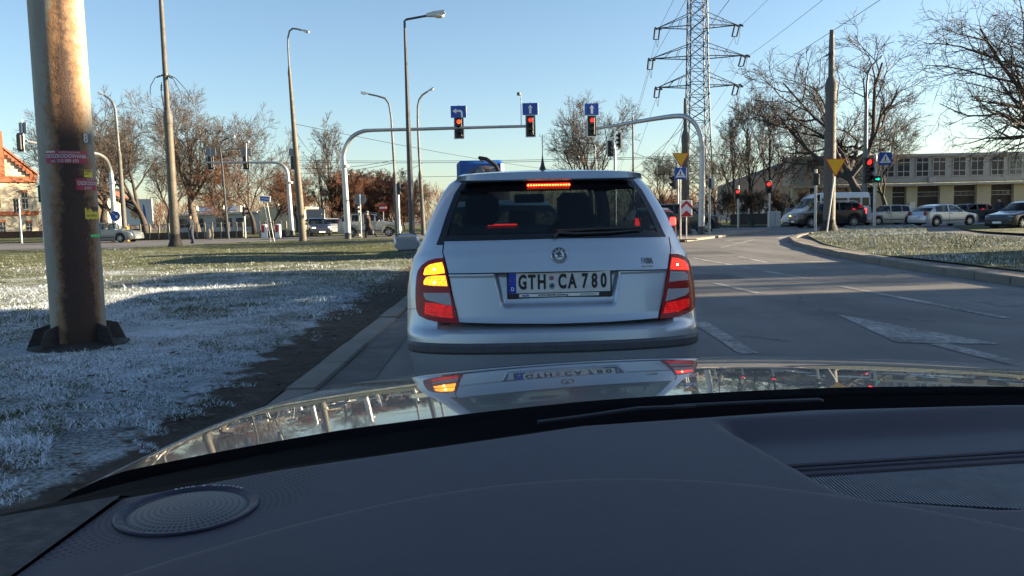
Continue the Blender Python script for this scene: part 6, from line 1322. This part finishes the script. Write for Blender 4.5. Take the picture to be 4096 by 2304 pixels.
for p, dr, wl_ in WIRES:
    q = p + LD * (dr * (240 if dr > 0 else 150)); q.z = p.z - (9 if dr > 0 else 1); n = 16
    wire(wl_, [p.lerp(q, i / n) - Vector((0, 0, 4 * (7 if dr > 0 else 3) * (i / n) * (1 - i / n) * .6)) for i in range(n + 1)], .022, 'power lines from the pylon')
tg = 'thin trolley wires over the junction'; lb = 'thin trolley wire strung low over the junction'
TL = ['upper wire of the long trolley pair across the junction', 'lower wire of the long trolley pair across the junction', 'lone low trolley wire passing under the long pair', 'upper feeder wire reaching the left-curving lamp post', 'lower feeder wire reaching the left-curving lamp post', 'low wire in front of the slender trees at right', 'long diagonal span wire descending from the lamp pole', 'short steep stay wire from the lamp pole to the trolley pair', 'short stay wire reaching the right-curving lamp post', 'short stay wire sloping from the long gantry post', 'steep stay wire left of the brown stepped pole', 'short steep stay wire nearest the brown stepped pole', 'long stay wire rising to the brown stepped pole', 'slack wire hung between dark slim pole and yield sign']
for k_, (a, b, d0, d1) in enumerate((((1180, 641), (3000, 612), 60, 56), ((1180, 648), (3000, 618), 58.6, 54.6), ((1180, 712), (3100, 660), 60, 70), ((1180, 672), (1580, 640), 62, 56), ((1182, 692), (1570, 652), 62, 56), ((2560, 700), (3900, 640), 75, 80), ((1172, 494), (2300, 690), 44, 80), ((1184, 530), (1275, 632), 44, 57), ((1530, 696), (1690, 652), 60, 58), ((1390, 670), (1530, 696), 56, 60), ((2560, 700), (2738, 470), 62, 42), ((2700, 605), (2738, 470), 56, 42), ((2440, 740), (2738, 505), 80, 42), ((2535, 610), (2720, 640), 58, 56))):
    p, q = P(*a, d0), P(*b, d1); wire(TL[k_], [p.lerp(q, i / 8) - Vector((0, 0, .25 * 4 * (i / 8) * (1 - i / 8))) for i in range(9)], .016, tg, 'trolley_wire')
# ---------------------------------------------------------------- bare trees
def tubes_np(B, sides):
    "B: list of (pts (S,3), rad (S,)) all the same S -> V, F"
    Pt = np.array([b[0] for b in B]); R = np.array([b[1] for b in B]); n, S, _ = Pt.shape; d = Pt[:, -1] - Pt[:, 0]; d /= np.linalg.norm(d, axis=1, keepdims=True) + 1e-9
    ref = np.where(np.abs(d[:, 2:3]) < .9, np.array([[0, 0, 1.]]), np.array([[1., 0, 0]])); a = np.cross(d, ref); a /= np.linalg.norm(a, axis=1, keepdims=True) + 1e-9; b = np.cross(d, a)
    w = np.arange(sides) * 2 * np.pi / sides; off = a[:, None, :] * np.cos(w)[None, :, None] + b[:, None, :] * np.sin(w)[None, :, None]
    V = Pt[:, :, None, :] + off[:, None] * R[:, :, None, None]; base = np.arange(n)[:, None, None] * S * sides + np.arange(S - 1)[None, :, None] * sides; j = np.arange(sides)[None, None, :]; q = (j + 1) % sides
    return V.reshape(-1, 3), np.stack([base + j, base + q, base + sides + q, base + sides + j], -1).reshape(-1, 4)
def grow_tree(seed, H, trunk_h, trunk_r, spread=.9, levels=5, kids=(6, 6, 5, 5, 4), up=.25, wander=.22, lean=(0, 0), twig_r=.012, first=.55, bias=(0, 0, 0), lenk=.62, limb=.55):
    rn = random.Random(seed); L = {}; bias = Vector(bias)
    def branch(p, d, length, r, lvl):
        S = (8, 6, 5, 4, 3, 3)[min(lvl, 5)]; pts = [p.copy()]; dd = d.copy(); seg = length / (S - 1)
        for i in range(S - 1):
            dd = (dd + Vector((rn.gauss(0, 1), rn.gauss(0, 1), rn.gauss(0, .7))) * wander * (.5 if lvl == 0 else 1.0) + Vector((0, 0, up * (.25 if lvl < 2 else .12)))).normalized(); pts.append(pts[-1] + dd * seg)
        rad = [max(twig_r * .6, r * (1 - .70 * i / (S - 1))) for i in range(S)]; L.setdefault(lvl, []).append(([tuple(q) for q in pts], rad))
        if lvl >= levels: return
        n = kids[lvl]; t0 = first if lvl == 0 else .25; az = rn.random() * 6.28
        for k in range(n):
            t = lerp(t0, 1.0, (k + rn.random() * .7) / n) if lvl else lerp(t0, 1.0, (k + .5 * rn.random()) / n); t = min(t, .999); x = t * (S - 1); i = int(x); q = pts[i].lerp(pts[i + 1], x - i); ax = (pts[i + 1] - pts[i]).normalized()
            az += 2.4 + rn.uniform(-.5, .5); o = ax.orthogonal().normalized(); o = Matrix.Rotation(az, 3, ax) @ o; ang = rn.uniform(.55, 1.0) * spread * (1.0 if lvl else lerp(1.15, .45, (t - t0) / (1 - t0 + 1e-6)))
            nd = (ax * math.cos(ang) + o * math.sin(ang) + bias * (.5 if lvl < 2 else .1)).normalized()
            ln = (H - trunk_h) * .62 * rn.uniform(.8, 1.1) if lvl == 0 else length * lenk * rn.uniform(.7, 1.1) * (1.1 - .35 * t)
            branch(q, nd, ln, max(twig_r, rad[i] * (limb if lvl == 0 else .64)), lvl + 1)
    branch(Vector((0, 0, -.1)), Vector((lean[0], lean[1], 1)).normalized(), trunk_h / (1 - 0) * (1.35 if first < .9 else 1.05), trunk_r, 0); return L
def tree_meshes(L, wood, twig, split=2):
    out = []
    for lo, hi, mt, nm in ((0, split, wood, 'trunk'), (split + 1, 9, twig, 'crown')):
        Vs, Fs, o = [], [], 0
        for lvl, B in L.items():
            if lo <= lvl <= hi:
                V, Fc = tubes_np(B, 8 if lvl == 0 else 6 if lvl == 1 else 4 if lvl == 2 else 3); Vs.append(V); Fs.append(Fc + o); o += len(V)
        out.append((nm, np.concatenate(Vs), np.concatenate(Fs), mt))
    return out
PROTO = {}
def proto(key, wood='bark', twig='twig', **k):
    PROTO[key] = [(nm, npm, mt) for nm, npm, mt in ((a[0], a, a[3]) for a in tree_meshes(grow_tree(**k), wood, twig))]; ms = []
    for nm, (n_, V, Fc, mt), _ in PROTO[key]:
        o = npmesh(nm, V, Fc, M[mt], None, None, True); ms.append((nm, o.data)); bpy.data.objects.remove(o)
    PROTO[key] = ms
def tree(label, key, u, v, d, scale=1.0, rz=0.0, sxy=None, group='bare winter trees', mats=None):
    p = P(u, v, d); t = thing('bare_tree', label, 'tree', (p.x, p.y, 0), rz, group); t.scale = (sxy or scale, sxy or scale, scale)
    for nm, me in PROTO[key]:
        o = link(nm, me, t)
        if mats:
            o.material_slots[0].link = 'OBJECT'; o.material_slots[0].material = M[mats[0 if nm == 'trunk' else 1]]
    return t
proto('oak', seed=5, H=18.5, trunk_h=3.4, trunk_r=.52, spread=.80, kids=(6, 6, 5, 5, 4), up=.30, wander=.27, twig_r=.017, first=.70, lenk=.60, limb=.85)
proto('round', seed=11, H=15, trunk_h=4.0, trunk_r=.50, spread=.85, kids=(8, 6, 6, 5, 4), up=.38, wander=.18, twig_r=.017, first=.6)
proto('slender', seed=21, H=14, trunk_h=7.5, trunk_r=.20, spread=.60, kids=(10, 6, 5, 4, 3), up=.5, wander=.15, twig_r=.017, first=.25, lenk=.6)
proto('dense', seed=33, H=11, trunk_h=3.4, trunk_r=.26, spread=.85, kids=(8, 7, 6, 5, 4), up=.22, wander=.24, twig_r=.016, first=.45)
proto('forked', seed=45, H=15, trunk_h=2.8, trunk_r=.34, spread=.75, kids=(5, 7, 6, 5, 4), up=.4, wander=.2, twig_r=.017, first=.7)
proto('pale', 'barklight', 'twiglight', seed=52, H=10, trunk_h=2.6, trunk_r=.22, spread=.85, kids=(7, 6, 5, 5, 3), up=.3, wander=.22, twig_r=.017, first=.5)
proto('spreading', seed=61, H=17, trunk_h=3.6, trunk_r=.5, spread=1.0, kids=(9, 7, 6, 5, 3), up=.12, wander=.2, twig_r=.012, first=.5, bias=(-.35, 0, .05), limb=.7)
proto('bush', 'bark', 'twigbrown', seed=77, H=6.2, trunk_h=2.2, trunk_r=.12, spread=.75, kids=(9, 7, 6, 5, 4), up=.5, wander=.2, twig_r=.020, first=.15)
tree('big dark oak standing in front of the depot building', 'oak', 3475, 880, 74, 1.26, 5.3, 1.35)
tree('second oak trunk behind the roadside signal', 'forked', 3548, 880, 78, .95, 1.0)
tree('very wide tree reaching in from the right edge', 'spreading', 4330, 880, 44, 1.02, 0.0)
for k, (u, d, s, rz, nm) in enumerate(((2935, 82, .85, .2, 'slender bare tree nearest the pylon'), (3010, 88, 1.02, 1.4, 'tallest slender bare tree right of the pylon'), (3085, 84, .95, 2.6, 'slender bare tree above the white cabinet'), (3165, 90, .95, 3.9, 'slender bare tree above the white van bonnet'), (3235, 95, .85, 5.1, 'slender bare tree left of the weathered pole'))): tree(nm, 'slender', u, 885, d, s, rz)
tree('multi-stemmed small tree beside the pylon foot', 'forked', 2862, 890, 72, .62, .4)
tree('pale spreading tree behind the yield sign', 'pale', 2660, 890, 88, .95, .9)
tree('bare tree rising behind the third signal and aerial', 'round', 2362, 890, 92, 1.06, 2.0)
tree('broad round pale-barked tree left of the lamp pole', 'round', 786, 925, 76, 1.02, .2, mats=('barklight', 'twiglight'))
tree('dark dense tree directly right of the rusty pole', 'forked', 470, 925, 78, 1.0, 2.2)
tree('dark tree left of the billboard', 'round', 408, 925, 86, .92, 4.0)
tree('leaning dark tree in front of the billboard', 'oak', 588, 935, 68, .74, 1.2)
tree('reddish tree under the far gantry', 'dense', 918, 930, 74, .78, .5, mats=('bark', 'twigbrown'))
tree('bare tree with red leaves under the far camera', 'forked', 1018, 930, 76, .86, 3.1)
tree('brown tree left of the curved far gantry post', 'dense', 1090, 930, 80, .74, 1.9, mats=('bark', 'twigbrown'))
tree('brown tree behind the lamp pole', 'dense', 1190, 925, 84, .72, 4.2)
tree('slim pale tree above the grey notice board', 'slender', 1296, 925, 88, .62, 1.0)
tree('tall slim tree left of the long gantry post', 'slender', 1338, 925, 84, .82, 2.4)
tree('small pale tree left of the estate roof', 'pale', 1690, 905, 96, .70, .3)
tree('pale tree between the low building chimneys', 'pale', 870, 920, 110, .72, 2.3)
tree('grey tree behind the billboard', 'round', 680, 920, 98, .82, 5.0)
for k, (x, y, s) in enumerate(((27, 15.6, .6),)):
    t = tree(('unseen bare tree added next to the long house to dapple its shade', 'unseen bare tree added past the small house to dapple its shade', 'third unseen bare tree added to dapple the shade')[k], 'round', 2048, 900, 60, s, k * 1.9, None, 'unseen trees added at the right for dappled shade'); t.location = (x, y, 0)  # unseen tree, added to roughen the shade edge of the long house
# russet thicket: shrubs one can still tell apart by their tops
for k, u in enumerate((1372, 1408, 1445, 1480, 1512, 1545, 1580, 1618, 1655)):
    d = 84 + (k * 37 % 11); tree(('first', 'second', 'third', 'fourth', 'fifth', 'sixth', 'seventh', 'eighth', 'last')[k] + ' russet shrub of the thicket counted from the long gantry post', 'bush', u, 915, d, (1.12, 1.2, 1.0, 1.16, 1.08, 1.22, 1.0, .9, .78)[k], k * 1.3, None, 'russet shrubs in the thicket')
for k, (u, d) in enumerate(((2545, 95), (2590, 92), (2640, 98), (2700, 100), (2770, 104), (2830, 98))): tree(('first', 'second', 'third', 'fourth', 'fifth', 'last')[k] + ' low russet shrub beyond the island counted from the dark slim pole', 'bush', u, 895, d, .62, k * 1.1, None, 'low shrubs beyond the island')
for k, (u, d) in enumerate(((2905, 78), (2970, 80), (3045, 79), (3120, 80), (3200, 80), (3290, 80), (3370, 82))): tree(('first', 'second', 'third', 'fourth', 'fifth', 'sixth', 'last')[k] + ' tangled bush along the depot verge counted from the pylon', 'bush', u, 890, d, .60, k * 1.7, None, 'bushes along the depot verge', ('bark', 'twig'))
# far wood closing the horizon
rs = np.random.RandomState(3); B = []
for i in range(16000):
    x = rs.uniform(-190, 190); y = rs.uniform(150, 190); h = 3.5 + 4.5 * vnoise(np.array([x]), np.array([y * .1]), .11, 4)[0]; z = rs.rand() ** 1.2 * h; L_ = rs.uniform(1.0, 2.6); a = rs.uniform(0, 6.28); e = rs.uniform(.5, 1.4)
    B.append((np.array([[x, y, z], [x + L_ * .5 * math.cos(a) * math.cos(e), y, z + L_ * .5 * math.sin(e)], [x + L_ * math.cos(a) * math.cos(e), y, z + L_ * math.sin(e)]]), np.array([.07, .05, .03])))
V, Fc = tubes_np(B, 3); tag(npmesh('far_wood', V, Fc, M['twigbrown']), 'brown mass of bare far-off woodland along the horizon', 'woodland', kind='stuff')
